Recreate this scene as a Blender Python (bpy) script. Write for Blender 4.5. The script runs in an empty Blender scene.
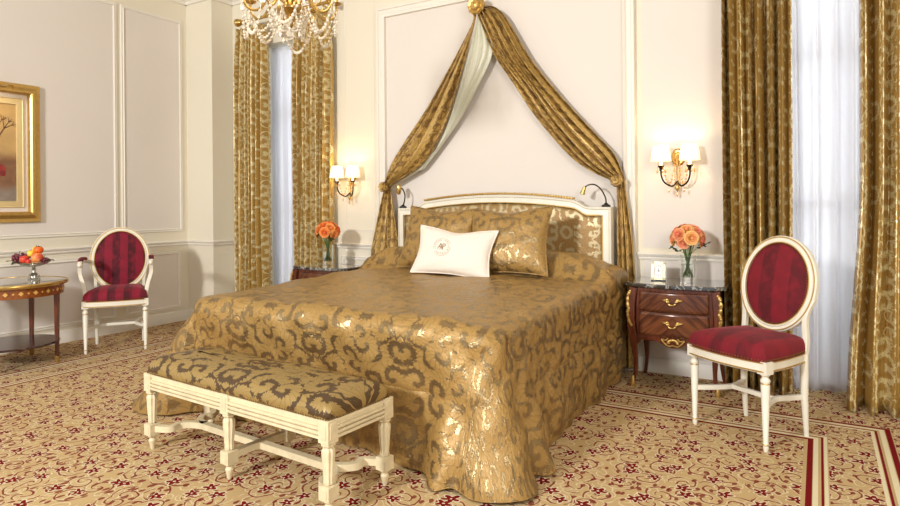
import bpy, bmesh, math, random
from math import sin, cos, pi, radians as R, sqrt, atan2
from mathutils import Vector as V, Matrix as Mx
random.seed(7)
sc = bpy.context.scene
col = sc.collection

# ------------------------------------------------------------------ camera
f_px = 620.17
cam = bpy.data.cameras.new('camera'); cam.sensor_width = 36; cam.lens = f_px/900*36
cam.shift_y = -(253-205)/900; cam.clip_start = .05
co = bpy.data.objects.new('camera', cam); col.objects.link(co)
yaw = atan2(819.06-450, f_px)
co.matrix_world = Mx.Translation((0, 0, 1.22)) @ Mx.Rotation(yaw, 4, 'Z') @ Mx.Rotation(pi/2, 4, 'X') @ Mx.Rotation(-0.008155, 4, 'Z')
sc.camera = co

# ------------------------------------------------------------------ materials
class S:                                       # tiny node-math wrapper
    nt = None
    def __init__(s, sock): s.s = sock
    def _m(op, *a, clamp=False):
        n = S.nt.nodes.new('ShaderNodeMath'); n.operation = op; n.use_clamp = clamp
        for i, x in enumerate(a):
            if isinstance(x, S): S.nt.links.new(x.s, n.inputs[i])
            else: n.inputs[i].default_value = x
        return S(n.outputs[0])
    def __add__(a, b): return S._m('ADD', a, b)
    def __radd__(a, b): return S._m('ADD', a, b)
    def __sub__(a, b): return S._m('SUBTRACT', a, b)
    def __rsub__(a, b): return S._m('SUBTRACT', b, a)
    def __mul__(a, b): return S._m('MULTIPLY', a, b)
    def __rmul__(a, b): return S._m('MULTIPLY', a, b)
    def __truediv__(a, b): return S._m('DIVIDE', a, b)
    def __gt__(a, b): return S._m('GREATER_THAN', a, b)
    def __lt__(a, b): return S._m('LESS_THAN', a, b)
def fn(op, *a): return S._m(op, *a)
def step(x, lo, hi):                           # smooth 0..1 between lo and hi
    n = S.nt.nodes.new('ShaderNodeMapRange'); n.interpolation_type = 'SMOOTHSTEP'
    S.nt.links.new(x.s, n.inputs[0]); n.inputs[1].default_value = lo; n.inputs[2].default_value = hi
    return S(n.outputs[0])
def comb(x, y, z=0):
    n = S.nt.nodes.new('ShaderNodeCombineXYZ')
    for i, v in enumerate((x, y, z)):
        if isinstance(v, S): S.nt.links.new(v.s, n.inputs[i])
        else: n.inputs[i].default_value = v
    return n.outputs[0]
def sep(sock):
    n = S.nt.nodes.new('ShaderNodeSeparateXYZ'); S.nt.links.new(sock, n.inputs[0])
    return S(n.outputs[0]), S(n.outputs[1]), S(n.outputs[2])
def tex(which): return S.nt.nodes.new('ShaderNodeTexCoord').outputs[which]
def noise(vec, scale, detail=2, dist=0, dim='3D', rough=.5):
    n = S.nt.nodes.new('ShaderNodeTexNoise'); n.noise_dimensions = dim
    n.inputs['Scale'].default_value = scale; n.inputs['Detail'].default_value = detail
    n.inputs['Distortion'].default_value = dist; n.inputs['Roughness'].default_value = rough
    S.nt.links.new(vec, n.inputs['Vector']); return S(n.outputs[0]), n.outputs[1]
def voro(vec, scale, rnd=1, feat='F1'):
    n = S.nt.nodes.new('ShaderNodeTexVoronoi'); n.voronoi_dimensions = '2D'; n.feature = feat
    n.inputs['Scale'].default_value = scale; n.inputs['Randomness'].default_value = rnd
    S.nt.links.new(vec, n.inputs['Vector']); return n
def mixc(fac, a, b):
    n = S.nt.nodes.new('ShaderNodeMix'); n.data_type = 'RGBA'
    if isinstance(fac, S): S.nt.links.new(fac.s, n.inputs[0])
    else: n.inputs[0].default_value = fac
    for i, v in ((6, a), (7, b)):
        if isinstance(v, tuple): n.inputs[i].default_value = (*v, 1)
        else: S.nt.links.new(v, n.inputs[i])
    return n.outputs[2]
def lin(r, g, b):
    return tuple(((c/255)/12.92 if c/255 < .04045 else ((c/255+.055)/1.055)**2.4) for c in (r, g, b))
def newmat(name):
    m = bpy.data.materials.new(name); m.use_nodes = True
    S.nt = m.node_tree; b = S.nt.nodes['Principled BSDF']
    return m, b
def setin(b, k, v):
    if isinstance(v, S): S.nt.links.new(v.s, b.inputs[k])
    elif isinstance(v, tuple): b.inputs[k].default_value = (*v, 1) if len(v) == 3 else v
    elif isinstance(v, (int, float)): b.inputs[k].default_value = v
    else: S.nt.links.new(v, b.inputs[k])
def bump(b, h, strength=.3, dist=.01):
    n = S.nt.nodes.new('ShaderNodeBump'); n.inputs['Strength'].default_value = strength
    n.inputs['Distance'].default_value = dist
    S.nt.links.new(h.s, n.inputs['Height']); S.nt.links.new(n.outputs[0], b.inputs['Normal'])
def plain(name, c, rough=.5, metal=0, var=.06, vs=8, bmp=0, **kw):
    m, b = newmat(name)
    nz, _ = noise(tex('Object'), vs, 4)
    dark = tuple(x*(1-var*2) for x in c); lite = tuple(min(1, x*(1+var)) for x in c)
    setin(b, 'Base Color', mixc(nz, dark, lite)); setin(b, 'Roughness', rough); setin(b, 'Metallic', metal)
    for k, v in kw.items(): setin(b, k.replace('_', ' '), v)
    if bmp:
        n2, _ = noise(tex('Object'), vs*12, 3); bump(b, n2, bmp, .003)
    return m
def spirals(vec, scale, k, rnd=.7):
    """scrolls: one arm of a spiral round every cell centre -> (angle, radius, wave)"""
    vn = voro(vec, scale, rnd)
    d = S.nt.nodes.new('ShaderNodeVectorMath'); d.operation = 'SUBTRACT'
    S.nt.links.new(vec, d.inputs[0]); S.nt.links.new(vn.outputs['Position'], d.inputs[1])
    x, y, _ = sep(d.outputs[0]); x = x*scale; y = y*scale
    r = fn('SQRT', x*x+y*y); th = fn('ARCTAN2', y, x)
    cr, cg, _ = sep(vn.outputs['Color'])
    th2 = th*fn('SIGN', cr-.5)
    return th, r, fn('SINE', th2+r*k+cg*6.283), cg
def damask(name, fig, gnd, W=.46, H=.62, fr=.42, gr=.3, fm=.25, gm=.55, cov=0.0, src='UV', edge=None, bm=.25, sp=9.5, kt=9.0):
    m, b = newmat(name)
    u, v, _ = sep(tex(src))
    if src == 'Object': u, v, _z = sep(tex(src)); v = _z
    u = u/W; v = v/H
    col_ = fn('FLOOR', u+.5)
    pu = fn('ABSOLUTE', u-col_)
    pv = fn('ABSOLUTE', fn('FRACT', v+col_*.5)-.5)
    vec = comb(pu*1.0*W, pv*H)
    _, nc = noise(vec, 22, 3)
    nx, ny, _ = sep(nc)
    wv = comb(pu*W+(nx-.5)*.03, pv*H+(ny-.5)*.03)
    th, r, w, cc = spirals(wv, sp, kt, .75)
    # acanthus lobes: the edge of the scroll is feathered by finger-like teeth
    teeth = fn('ABSOLUTE', fn('SINE', th*9+r*10))
    a = step(w+(teeth-.5)*.75, -.22-cov, -.05-cov)
    core = step(w, -.95, -.86)                                     # slim stems in the ground
    th5, r5, w5, c5 = spirals(comb(pu*W+(nx-.5)*.02+2.7, pv*H+(ny-.5)*.02+.9), 21, 7, .9)
    fl = step((fn('COSINE', th5*5)*.1+.26)-r5, 0, .03)*(c5 > .45)    # little blossoms sprinkled in the ground
    n2, _ = noise(vec, 30, 2)
    med = fn('SQRT', pu*pu*W*W*2.0 + pv*pv*H*H)         # a palmette at the centre of the repeat
    ma = fn('ARCTAN2', pv, pu)
    pet = step(med+fn('ABSOLUTE', fn('SINE', ma*5))*.03, .105, .095)
    ring = step(fn('ABSOLUTE', med+fn('ABSOLUTE', fn('SINE', ma*5))*.03-.118), .012, .006)
    a = fn('MAXIMUM', fn('MAXIMUM', a, pet), fl); a = a*(1-ring)*core
    veins = step(fn('SINE', th*16+r*14), .55, .95)*.45
    c = mixc(a, gnd, fig)
    c = mixc(veins*a, c, tuple(x*.55 for x in fig))
    if edge: c = mixc(step(fn('ABSOLUTE', w+(teeth-.5)*.75+.14+cov), .14, .06)*.6, c, edge)
    setin(b, 'Base Color', c)
    setin(b, 'Roughness', a*(fr-gr)+gr+ (n2-.5)*.08)
    setin(b, 'Metallic', a*(fm-gm)+gm)
    wr, _ = noise(tex(src), 9, 3); wk, _ = noise(tex(src), 34, 3, .8)
    bump(b, a*.25+wr*1.6+wk*.55, bm, .012)
    return m

GOLD = lin(188, 140, 62)
M = {}
M['spread'] = damask('gold_damask_bedspread', lin(168, 134, 76), lin(158, 136, 98), .56, .80, .48, .38, .2, .85, .16, edge=lin(108, 82, 46), bm=.5, sp=6.6, kt=11)
M['sham'] = damask('gold_damask_sham', lin(168, 134, 76), lin(156, 134, 96), .42, .56, .46, .36, .2, .8, .16, edge=lin(108, 82, 46), bm=.45, sp=8, kt=10)
M['bench_cloth'] = damask('gold_damask_bench', lin(160, 134, 80), lin(84, 64, 42), .60, .70, .42, .42, .25, .25, .05, sp=6.2, kt=11)
M['headcloth'] = damask('gold_damask_headboard', lin(160, 126, 74), lin(190, 174, 134), .44, .6, .5, .4, .15, .3, .1, sp=8, kt=10)
M['curtain'] = damask('gold_damask_curtain', lin(186, 150, 80), lin(222, 208, 160), .28, .5, .4, .34, .2, .25, .12, edge=lin(96, 70, 34), sp=10)
M['swag'] = damask('gold_damask_canopy', lin(190, 156, 88), lin(134, 104, 58), .24, .40, .4, .36, .25, .3, .1)
M['lining'] = plain('pale_green_satin', lin(216, 216, 196), .35, 0, .04, 10)
M['cream'] = plain('ivory_paint', lin(234, 230, 214), .35, 0, .05, 14)
M['cream_old'] = plain('aged_ivory_paint', lin(226, 212, 176), .42, 0, .14, 22)
M['gilt'] = plain('gilding', lin(212, 176, 104), .34, .8, .15, 30)
M['brass'] = plain('polished_brass', lin(208, 174, 104), .24, .9, .1, 12)
M['darkmetal'] = plain('dark_bronze', lin(52, 44, 34), .3, .8, .1, 12)
M['silver'] = plain('silver', lin(214, 210, 204), .14, 1, .05, 10)
M['crystal'] = plain('cut_crystal', lin(226, 216, 196), .08, 0, .03, 30, Specular_IOR_Level=1.0, Coat_Weight=.6)
M['crystal_warm'] = plain('amber_crystal', lin(226, 176, 100), .12, .1, .1, 30, Coat_Weight=.6)
M['trim'] = plain('white_trim_paint', lin(232, 227, 216), .45, 0, .02, 4)
M['ceiling'] = plain('ceiling_paint', lin(226, 222, 214), .8, 0, .02, 2)
M['stile'] = plain('cream_wall_paint', lin(230, 223, 204), .7, 0, .02, 1.5)
M['panel'] = plain('pale_panel_paint', lin(226, 219, 211), .7, 0, .02, 1.5)
M['leaf'] = plain('leaf_green', lin(44, 66, 34), .5, 0, .3, 40)
M['stem'] = plain('stem_green', lin(86, 116, 52), .5, 0, .2, 40)
M['linen'] = plain('white_linen', lin(238, 228, 216), .8, 0, .03, 60, bmp=.3)
M['thread'] = plain('brown_thread', lin(160, 132, 104), .7)
M['liner'] = plain('pale_gold_liner', lin(226, 204, 150), .5, .1)
M['black'] = plain('black_enamel', lin(22, 20, 18), .3)
M['dial'] = plain('ivory_dial', lin(236, 232, 236), .4)
M['antique_brass'] = plain('antique_brass_nails', lin(128, 98, 52), .4, .7, .2, 30)
M['clockframe'] = plain('pewter', lin(150, 142, 118), .3, .8, .1, 20)
def velvet(name, w, a, c, src='UV'):
    m, b = newmat(name)
    u, v, _ = sep(tex(src))
    s = step(fn('SINE', u*(2*pi/w)), -.15, .15)
    nz, _ = noise(tex(src), 14, 4, .6)
    k = mixc(s, a, c)
    k = mixc(step(nz, .35, .75)*.5, k, tuple(x*1.7 for x in c))
    setin(b, 'Base Color', k); setin(b, 'Roughness', .85); setin(b, 'Sheen Weight', .18); setin(b, 'Sheen Roughness', .4)
    setin(b, 'Sheen Tint', (.9, .25, .3)); n3, _ = noise(tex(src), 300, 1); bump(b, n3, .15, .002)
    return m
M['velvet'] = velvet('burgundy_velvet', .17, lin(82, 5, 18), lin(112, 9, 27))
M['velvet_stripe'] = velvet('striped_burgundy_velvet', .125, lin(66, 4, 20), lin(120, 13, 38))
def wood(name, a, c, axis='z', mirror=False, rough=.22, sc_=9):
    m, b = newmat(name)
    x, y, z = sep(tex('Object'))
    if mirror: q = z+fn('ABSOLUTE', x)*.9; vec = comb(q*1.0, fn('ABSOLUTE', x)*.12-z*.1, y*.2)
    elif axis == 'z': vec = comb(x, y, z*.12)
    else: vec = comb(x*.12, y, z)
    n1, _ = noise(vec, sc_*4, 5, 1.2); n2, _ = noise(vec, sc_*18, 3)
    k = mixc(step(n1, .3, .7), a, c); k = mixc(n2*.3, k, tuple(t*.5 for t in a))
    setin(b, 'Base Color', k); setin(b, 'Roughness', rough); setin(b, 'Coat Weight', .3); setin(b, 'Coat Roughness', .12)
    return m
M['wood'] = wood('mahogany', lin(74, 32, 20), lin(112, 54, 32))
M['veneer'] = wood('bookmatched_veneer', lin(66, 32, 22), lin(124, 72, 44), mirror=True, sc_=5)
M['inlaywood'] = wood('satinwood', lin(120, 64, 28), lin(156, 88, 40), axis='x')
M['darkwood'] = wood('dark_mahogany', lin(44, 20, 16), lin(74, 36, 26), axis='x', rough=.15)
M['inlay'] = plain('boxwood_inlay', lin(222, 178, 96), .3, 0, .1, 50)
def marble():
    m, b = newmat('black_marble')
    n1, c1 = noise(tex('Object'), 7, 6, 1.5)
    v = step(fn('ABSOLUTE', n1-.5), .03, .004)
    setin(b, 'Base Color', mixc(v*.7, lin(40, 44, 46), lin(190, 190, 186))); setin(b, 'Roughness', .06)
    setin(b, 'Specular IOR Level', 1.0); setin(b, 'Coat Weight', 1.0); setin(b, 'Coat Roughness', .03); setin(b, 'Coat IOR', 2.0)
    return m
M['marble'] = marble()
def glass(name, c=(1, 1, 1), ior=1.45, rough=0):
    m, b = newmat(name); setin(b, 'Base Color', c); setin(b, 'Transmission Weight', 1.0); setin(b, 'IOR', ior); setin(b, 'Roughness', rough)
    return m
M['glass'] = glass('clear_glass', (.96, .99, .98))
def tabletop():
    m, b = newmat('glass_over_wood'); n, _ = noise(tex('Object'), 6, 4)
    setin(b, 'Base Color', mixc(n, lin(120, 128, 116), lin(158, 162, 150))); setin(b, 'Roughness', .05)
    setin(b, 'Specular IOR Level', 1.0); setin(b, 'Coat Weight', 1.0); setin(b, 'Coat Roughness', .02); setin(b, 'Coat IOR', 1.8)
    return m
M['tabletop'] = tabletop()
def shade(name, e):
    m, b = newmat(name)
    x, y, z = sep(tex('Object'))
    pl = fn('SINE', fn('ARCTAN2', y, x)*36)
    setin(b, 'Base Color', lin(250, 236, 206)); setin(b, 'Roughness', .8)
    setin(b, 'Emission Color', (1, .80, .50)); setin(b, 'Emission Strength', pl*.08+e)
    return m
M['shade'] = shade('pleated_lit_shade', 1.15)
def emis(name, c, e):
    m, b = newmat(name); setin(b, 'Base Color', c); setin(b, 'Emission Color', c); setin(b, 'Emission Strength', e); return m
M['bulb'] = emis('lit_bulb', (1, .78, .45), 12)
def sheer(name, c):
    m = bpy.data.materials.new(name); m.use_nodes = True; S.nt = m.node_tree; nt = m.node_tree
    b = nt.nodes['Principled BSDF']; out = nt.nodes['Material Output']
    b.inputs['Base Color'].default_value = (*c, 1); b.inputs['Roughness'].default_value = .9
    t = nt.nodes.new('ShaderNodeBsdfTranslucent'); t.inputs[0].default_value = (*c, 1)
    tr = nt.nodes.new('ShaderNodeBsdfTransparent')
    a1 = nt.nodes.new('ShaderNodeMixShader'); a1.inputs[0].default_value = .6
    nt.links.new(b.outputs[0], a1.inputs[1]); nt.links.new(t.outputs[0], a1.inputs[2])
    a2 = nt.nodes.new('ShaderNodeMixShader'); a2.inputs[0].default_value = .12
    n, _ = noise(tex('Object'), 3, 2)
    nt.links.new(a1.outputs[0], a2.inputs[1]); nt.links.new(tr.outputs[0], a2.inputs[2])
    nt.links.new(a2.outputs[0], out.inputs[0])
    return m
M['sheer'] = sheer('white_voile', lin(244, 244, 248))

def carpet():
    m, b = newmat('scroll_carpet')
    x, y, z = sep(tex('Object'))
    _, nc = noise(comb(x, y), 9, 3); nx, ny, _ = sep(nc)
    qx = x+(nx-.5)*.05; qy = y+(ny-.5)*.05
    v = comb(qx, qy)
    tan = lin(214, 188, 138); tan2 = lin(194, 162, 114); red = lin(126, 14, 22); cream = lin(238, 226, 190)
    # red scroll vines
    th, r, w, rr = spirals(v, 7.2, 11, .8)
    broken, _ = noise(v, 16, 2)
    line = step(fn('ABSOLUTE', w), .42, .2)*(r < .56)*(r > .05)*step(broken, .34, .40)
    creaml = step(fn('ABSOLUTE', w-.45), .30, .12)*(r < .6)
    # cream arabesques
    th2, r2, w2, q2 = spirals(comb(qx+3.3, qy+1.7), 11.5, 8, .85)
    cream2 = step(fn('ABSOLUTE', w2), .34, .14)*(r2 < .55)
    # flowers
    th3, r3, w3, q3 = spirals(comb(qx+7.1, qy-2.9), 7.2, 1, .8)
    pet = (fn('COSINE', th3*5)*.07+.18) > r3
    eye = r3 < .035
    ring3 = (fn('COSINE', th3*5)*.07+.225) > r3
    # small leaves
    th4, r4, w4, q4 = spirals(comb(qx*1.6+1.1, qy+9.3), 15, 1, .9)
    leaf = (r4 < .23)*step(q4, .4, .45)
    n1, _ = noise(tex('Object'), 3, 3)
    c = mixc(n1, tan2, tan)
    c = mixc(fn('MAXIMUM', creaml*.6, cream2)*.7, c, cream)
    c = mixc(line*.9, c, red); c = mixc(leaf*.85, c, red)
    c = mixc(ring3, c, cream); c = mixc(pet, c, red); c = mixc(eye, c, cream)
    # border bands
    d = fn('MAXIMUM', fn('MAXIMUM', -4.80-x, x+.044), y-3.69)
    def band(a0, a1): return (d > a0)*(d < a1)
    field = band(-.03, .365)*(1-band(.075, .27))
    c = mixc(field, c, mixc(n1, tan2, tan))
    for a0, a1 in ((0.012, .032), (.056, .07), (.27, .285), (.31, .332)): c = mixc(band(a0, a1), c, cream)
    for a0, a1 in ((-.014, .010), (.044, .054), (.288, .299), (.336, .36)): c = mixc(band(a0, a1), c, red)
    pile, _ = noise(tex('Object'), 260, 2)
    c = mixc(pile*.3, c, (.03, .02, .01))
    setin(b, 'Base Color', c); setin(b, 'Roughness', 1.0); setin(b, 'Specular IOR Level', .1)
    bump(b, pile, .4, .004)
    return m
M['carpet'] = carpet()

def fruit(name, a, c, s=20, rough=.3):
    m, b = newmat(name); n, _ = noise(tex('Object'), s, 3, .5)
    setin(b, 'Base Color', mixc(step(n, .35, .65), a, c)); setin(b, 'Roughness', rough); setin(b, 'Coat Weight', .3); return m
M['grape'] = fruit('dark_red_grape', lin(78, 20, 40), lin(130, 46, 66))
M['persimmon'] = fruit('orange_persimmon', lin(226, 92, 20), lin(238, 120, 36), 8)
M['peach'] = fruit('blushed_peach', lin(214, 84, 56), lin(240, 158, 88), 14, .6)
M['apple'] = fruit('red_apple', lin(190, 34, 34), lin(222, 78, 48), 10)
M['lemon'] = fruit('yellow_pear', lin(236, 196, 50), lin(246, 222, 96), 8)
def rose(name, a, c):
    m, b = newmat(name)
    x, y, z = sep(tex('Object')); n, _ = noise(tex('Object'), 30, 2)
    r = fn('SQRT', x*x+y*y)
    setin(b, 'Base Color', mixc(step(z+n*.02, .0, .028), a, c)); setin(b, 'Roughness', .6); setin(b, 'Subsurface Weight', .1); return m
M['rose_peach'] = rose('peach_rose', lin(252, 206, 120), lin(238, 150, 120))
M['rose_pink'] = rose('coral_rose', lin(250, 186, 130), lin(226, 116, 104))
M['rose_orange'] = rose('orange_rose', lin(250, 160, 80), lin(232, 112, 56))
M['rose_amber'] = rose('amber_rose', lin(252, 184, 100), lin(240, 134, 76))
def painting():
    m, b = newmat('painted_canvas')
    x, y, z = sep(tex('Object')); n, nc = noise(tex('Object'), 9, 5, 1)
    sky = mixc(n, lin(206, 172, 110), lin(170, 140, 96)); gr = mixc(n, lin(96, 60, 40), lin(150, 112, 84))
    c = mixc(step(z+n*.12, -.02, .1), gr, sky)
    c = mixc(step(z+n*.1, -.2, -.3), c, mixc(n, lin(110, 100, 96), lin(160, 148, 132)))
    setin(b, 'Base Color', c); setin(b, 'Roughness', .45); return m
M['canvas'] = painting()
M['paint_red'] = fruit('red_oil_paint', lin(120, 30, 32), lin(160, 52, 48), 20, .5)
M['paint_dark'] = fruit('umber_oil_paint', lin(70, 46, 34), lin(98, 66, 46), 30, .5)

# ------------------------------------------------------------------ mesh helpers
class MB:
    def __init__(s): s.bm = bmesh.new(); s.uv = s.bm.loops.layers.uv.new('UVMap'); s.M = Mx.Identity(4); s.mi = 0
    def v(s, p): return s.bm.verts.new(s.M @ V(p))
    def f(s, vs, uvs=None):
        try: fc = s.bm.faces.new(vs)
        except ValueError: return
        fc.smooth = True; fc.material_index = s.mi
        if uvs:
            for l, u in zip(fc.loops, uvs): l[s.uv].uv = u
        else:
            for l in fc.loops: l[s.uv].uv = (l.vert.co.x+l.vert.co.y*.3, l.vert.co.z+l.vert.co.y*.7)
        return fc
    def box(s, c, d, rot=None, taper=1):
        x, y, z = (t/2 for t in d); m = Mx.Translation(c) @ (rot or Mx.Identity(4))
        vs = [s.v(m @ V((a*x*(taper if q < 0 else 1), b*y*(taper if q < 0 else 1), q*z))) for q in (-1, 1) for a, b in ((-1, -1), (1, -1), (1, 1), (-1, 1))]
        for i in ((3, 2, 1, 0), (4, 5, 6, 7), (0, 1, 5, 4), (1, 2, 6, 5), (2, 3, 7, 6), (3, 0, 4, 7)): s.f([vs[k] for k in i])
        return s
    def span(s, a, b): return s.box([(p+q)/2 for p, q in zip(a, b)], [abs(q-p) for p, q in zip(a, b)])
    def ringgrid(s, rings, closed=True, cap=True, uvs=None):
        vr = [[s.v(p) for p in r] for r in rings]; n = len(vr[0])
        for i in range(len(vr)-1):
            for j in range(n if closed else n-1):
                k = (j+1) % n
                u = None
                if uvs: u = [uvs[i][j], uvs[i][k], uvs[i+1][k], uvs[i+1][j]]
                s.f([vr[i][j], vr[i][k], vr[i+1][k], vr[i+1][j]], u)
        if cap and closed:
            s.f(list(reversed(vr[0]))); s.f(vr[-1])
        return s
    def lathe(s, prof, seg=20, m=None, cap=True, sx=1, sy=1, ripple=0, rn=0):
        m = m or Mx.Identity(4)
        rings = [[m @ V((r*sx*cos(2*pi*j/seg)*(1+ripple*cos(rn*2*pi*j/seg)), r*sy*sin(2*pi*j/seg)*(1+ripple*cos(rn*2*pi*j/seg)), z)) for j in range(seg)] for r, z in prof]
        return s.ringgrid(rings, True, cap)
    def tube(s, pts, r, seg=8, up=None, flat=1):
        pts = [V(p) for p in pts]; n = len(pts)
        rs = r if isinstance(r, (list, tuple)) else [r]*n
        rings = []; prev = None
        for i, p in enumerate(pts):
            t = (pts[min(i+1, n-1)]-pts[max(i-1, 0)]).normalized()
            if up is not None: a = V(up)
            else: a = prev or (V((0, 0, 1)) if abs(t.z) < .9 else V((1, 0, 0)))
            a = (a-t*a.dot(t)).normalized(); b_ = t.cross(a); prev = a
            rings.append([p+(a*cos(2*pi*j/seg)*flat+b_*sin(2*pi*j/seg))*rs[i] for j in range(seg)])
        return s.ringgrid(rings)
    def bar(s, pts, w, h, up=(0, 0, 1)):                # rectangular section sweep
        pts = [V(p) for p in pts]; n = len(pts); rings = []
        for i, p in enumerate(pts):
            t = (pts[min(i+1, n-1)]-pts[max(i-1, 0)]).normalized(); a = V(up); a = (a-t*a.dot(t)).normalized(); b_ = t.cross(a)
            ww = w[i] if isinstance(w, list) else w; hh = h[i] if isinstance(h, list) else h
            rings.append([p+a*hh/2*q+b_*ww/2*k for q, k in ((-1, -1), (-1, 1), (1, 1), (1, -1))])
        return s.ringgrid(rings)
    def loop(s, pts, prof, nrm):                        # moulding profile swept on a closed planar path, mitred; prof=(inward, outwards)
        pts = [V(p) for p in pts]; n = len(pts); nrm = V(nrm).normalized()
        rings = []
        for i in range(n):
            t1 = (pts[i]-pts[i-1]).normalized(); t2 = (pts[(i+1) % n]-pts[i]).normalized()
            a = nrm.cross(t1); b_ = nrm.cross(t2); bis = (a+b_); bis = bis/bis.dot(a) if bis.dot(a) else a
            rings.append([pts[i]+bis*u+nrm*w for u, w in prof])
        vr = [[s.v(p) for p in r] for r in rings]; k = len(prof)
        for i in range(n):
            j = (i+1) % n
            for q in range(k):
                q2 = (q+1) % k
                s.f([vr[i][q], vr[i][q2], vr[j][q2], vr[j][q]])
        return s
    def sph(s, c, r, seg=12, rings=8, m=None):
        rx, ry, rz = (r, r, r) if isinstance(r, (int, float)) else r
        m = (Mx.Translation(c) @ m) if m else Mx.Translation(c)
        rr = []
        for i in range(1, rings):
            a = pi*i/rings-pi/2
            rr.append([m @ V((rx*cos(a)*cos(2*pi*j/seg), ry*cos(a)*sin(2*pi*j/seg), rz*sin(a))) for j in range(seg)])
        vr = [[s.v(p) for p in q] for q in rr]
        for i in range(len(vr)-1):
            for j in range(seg): k = (j+1) % seg; s.f([vr[i][j], vr[i][k], vr[i+1][k], vr[i+1][j]])
        b0 = s.v(m @ V((0, 0, -rz))); t0 = s.v(m @ V((0, 0, rz)))
        for j in range(seg): k = (j+1) % seg; s.f([b0, vr[0][k], vr[0][j]]); s.f([t0, vr[-1][j], vr[-1][k]])
        return s
    def prism(s, outline, y0, y1):                      # outline in (x,z), extruded along y
        a = [s.v((x, y0, z)) for x, z in outline]; b_ = [s.v((x, y1, z)) for x, z in outline]; n = len(a)
        s.f(a); s.f(list(reversed(b_)))
        for i in range(n): j = (i+1) % n; s.f([a[j], a[i], b_[i], b_[j]])
        return s
    def slab(s, outline, z0, z1):                       # outline in (x,y)
        a = [s.v((x, y, z0)) for x, y in outline]; b_ = [s.v((x, y, z1)) for x, y in outline]; n = len(a)
        s.f(list(reversed(a))); s.f(b_)
        for i in range(n): j = (i+1) % n; s.f([a[i], a[j], b_[j], b_[i]])
        return s
    def sheet(s, P, nu, nv, UVf=None):
        g = [[s.v(P(i/nu, j/nv)) for j in range(nv+1)] for i in range(nu+1)]
        for i in range(nu):
            for j in range(nv):
                q = [(i, j), (i+1, j), (i+1, j+1), (i, j+1)]
                s.f([g[a][b] for a, b in q], [UVf(a/nu, b/nv) for a, b in q] if UVf else None)
        return s

def obj(name, mb, mat, parent=None, bevel=0, sub=0, solid=0, kind=None, label=None, flat=False, seg=2, loc=None, recalc=True):
    bm = mb.bm
    if recalc: bmesh.ops.recalc_face_normals(bm, faces=bm.faces)
    for e in bm.edges:
        if len(e.link_faces) == 2 and e.calc_face_angle(0) > R(38): e.smooth = False
    if flat:
        for fc in bm.faces: fc.smooth = False
    me = bpy.data.meshes.new(name); bm.to_mesh(me); bm.free()
    o = bpy.data.objects.new(name, me); col.objects.link(o)
    for m_ in (mat if isinstance(mat, list) else [mat]): me.materials.append(M[m_])
    if loc: o.location = loc
    if parent: o.parent = parent
    if solid: q = o.modifiers.new('thickness', 'SOLIDIFY'); q.thickness = solid; q.offset = 0
    if bevel: q = o.modifiers.new('bevel', 'BEVEL'); q.width = bevel; q.segments = seg; q.limit_method = 'ANGLE'; q.angle_limit = R(40)
    if sub: q = o.modifiers.new('subsurf', 'SUBSURF'); q.levels = q.render_levels = sub
    if kind: o['kind'] = kind
    if label: o['label'] = label
    return o
def tag(o, label, cat, group=None):
    o['label'] = label; o['category'] = cat
    if group: o['group'] = group
    return o
def thing(name, label, cat, loc=(0, 0, 0), rz=0, group=None):
    o = bpy.data.objects.new(name, None); col.objects.link(o); o.location = loc; o.rotation_euler = (0, 0, rz)
    o.empty_display_size = .1
    return tag(o, label, cat, group)
def dup(root, loc, rz=0, label=None, group=None):
    r = root.copy(); col.objects.link(r); r.location = loc; r.rotation_euler = (0, 0, rz)
    if label: r['label'] = label
    if group: r['group'] = group
    for ch in list(root.children):
        c = ch.copy(); col.objects.link(c); c.parent = r
        for g in list(ch.children):
            d = g.copy(); col.objects.link(d); d.parent = c
    return r
def struct(name, mb, mat, **k): return obj(name, mb, mat, kind='structure', **k)
def bez(pts, n=16):                                     # Catmull-Rom through points
    pts = [V(p) for p in pts]; out = []
    for i in range(len(pts)-1):
        p0 = pts[max(i-1, 0)]; p1 = pts[i]; p2 = pts[i+1]; p3 = pts[min(i+2, len(pts)-1)]
        for k in range(n):
            t = k/n
            out.append(.5*((2*p1)+(p2-p0)*t+(2*p0-5*p1+4*p2-p3)*t*t+(3*p1-p0-3*p2+p3)*t**3))
    out.append(pts[-1]); return out
def sm(a, b, x): t = max(0, min(1, (x-a)/(b-a))); return t*t*(3-2*t)

# ------------------------------------------------------------------ the room
XL, YB, ZC, XP, YP, XR = -5.905, 4.613, 3.60, -5.49, 4.34, 1.9
YF = -.6
m = MB(); m.span((XL-.1, YF, -.06), (XR+.1, YB+.3, 0)); struct('floor', m, 'carpet')
m = MB(); m.span((XL-.1, YF, ZC), (XR+.1, YB+.3, ZC+.1)); struct('ceiling', m, 'ceiling')
m = MB(); m.span((XL-.1, YF, 0), (XL, YP+.4, ZC)); struct('wall_left', m, 'stile')
m = MB(); m.span((XL, YP, 0), (XP, YB+.3, ZC)); struct('wall_corner', m, 'stile')
m = MB(); m.span((XR, YF, 0), (XR+.1, YB+.3, ZC)); struct('wall_right', m, 'stile')
WO = ((-5.02, -4.12, .0, 2.92), (-.40, .72, .0, 2.98))
m = MB(); Y1 = YB+.28
m.span((XP, YB, 0), (WO[0][0], Y1, ZC)); m.span((WO[0][0], YB, WO[0][3]), (WO[0][1], Y1, ZC))
m.span((WO[0][1], YB, 0), (WO[1][0], Y1, ZC)); m.span((WO[1][0], YB, WO[1][3]), (WO[1][1], Y1, ZC)); m.span((WO[1][1], YB, 0), (XR, Y1, ZC))
struct('wall_back', m, 'stile')
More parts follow.
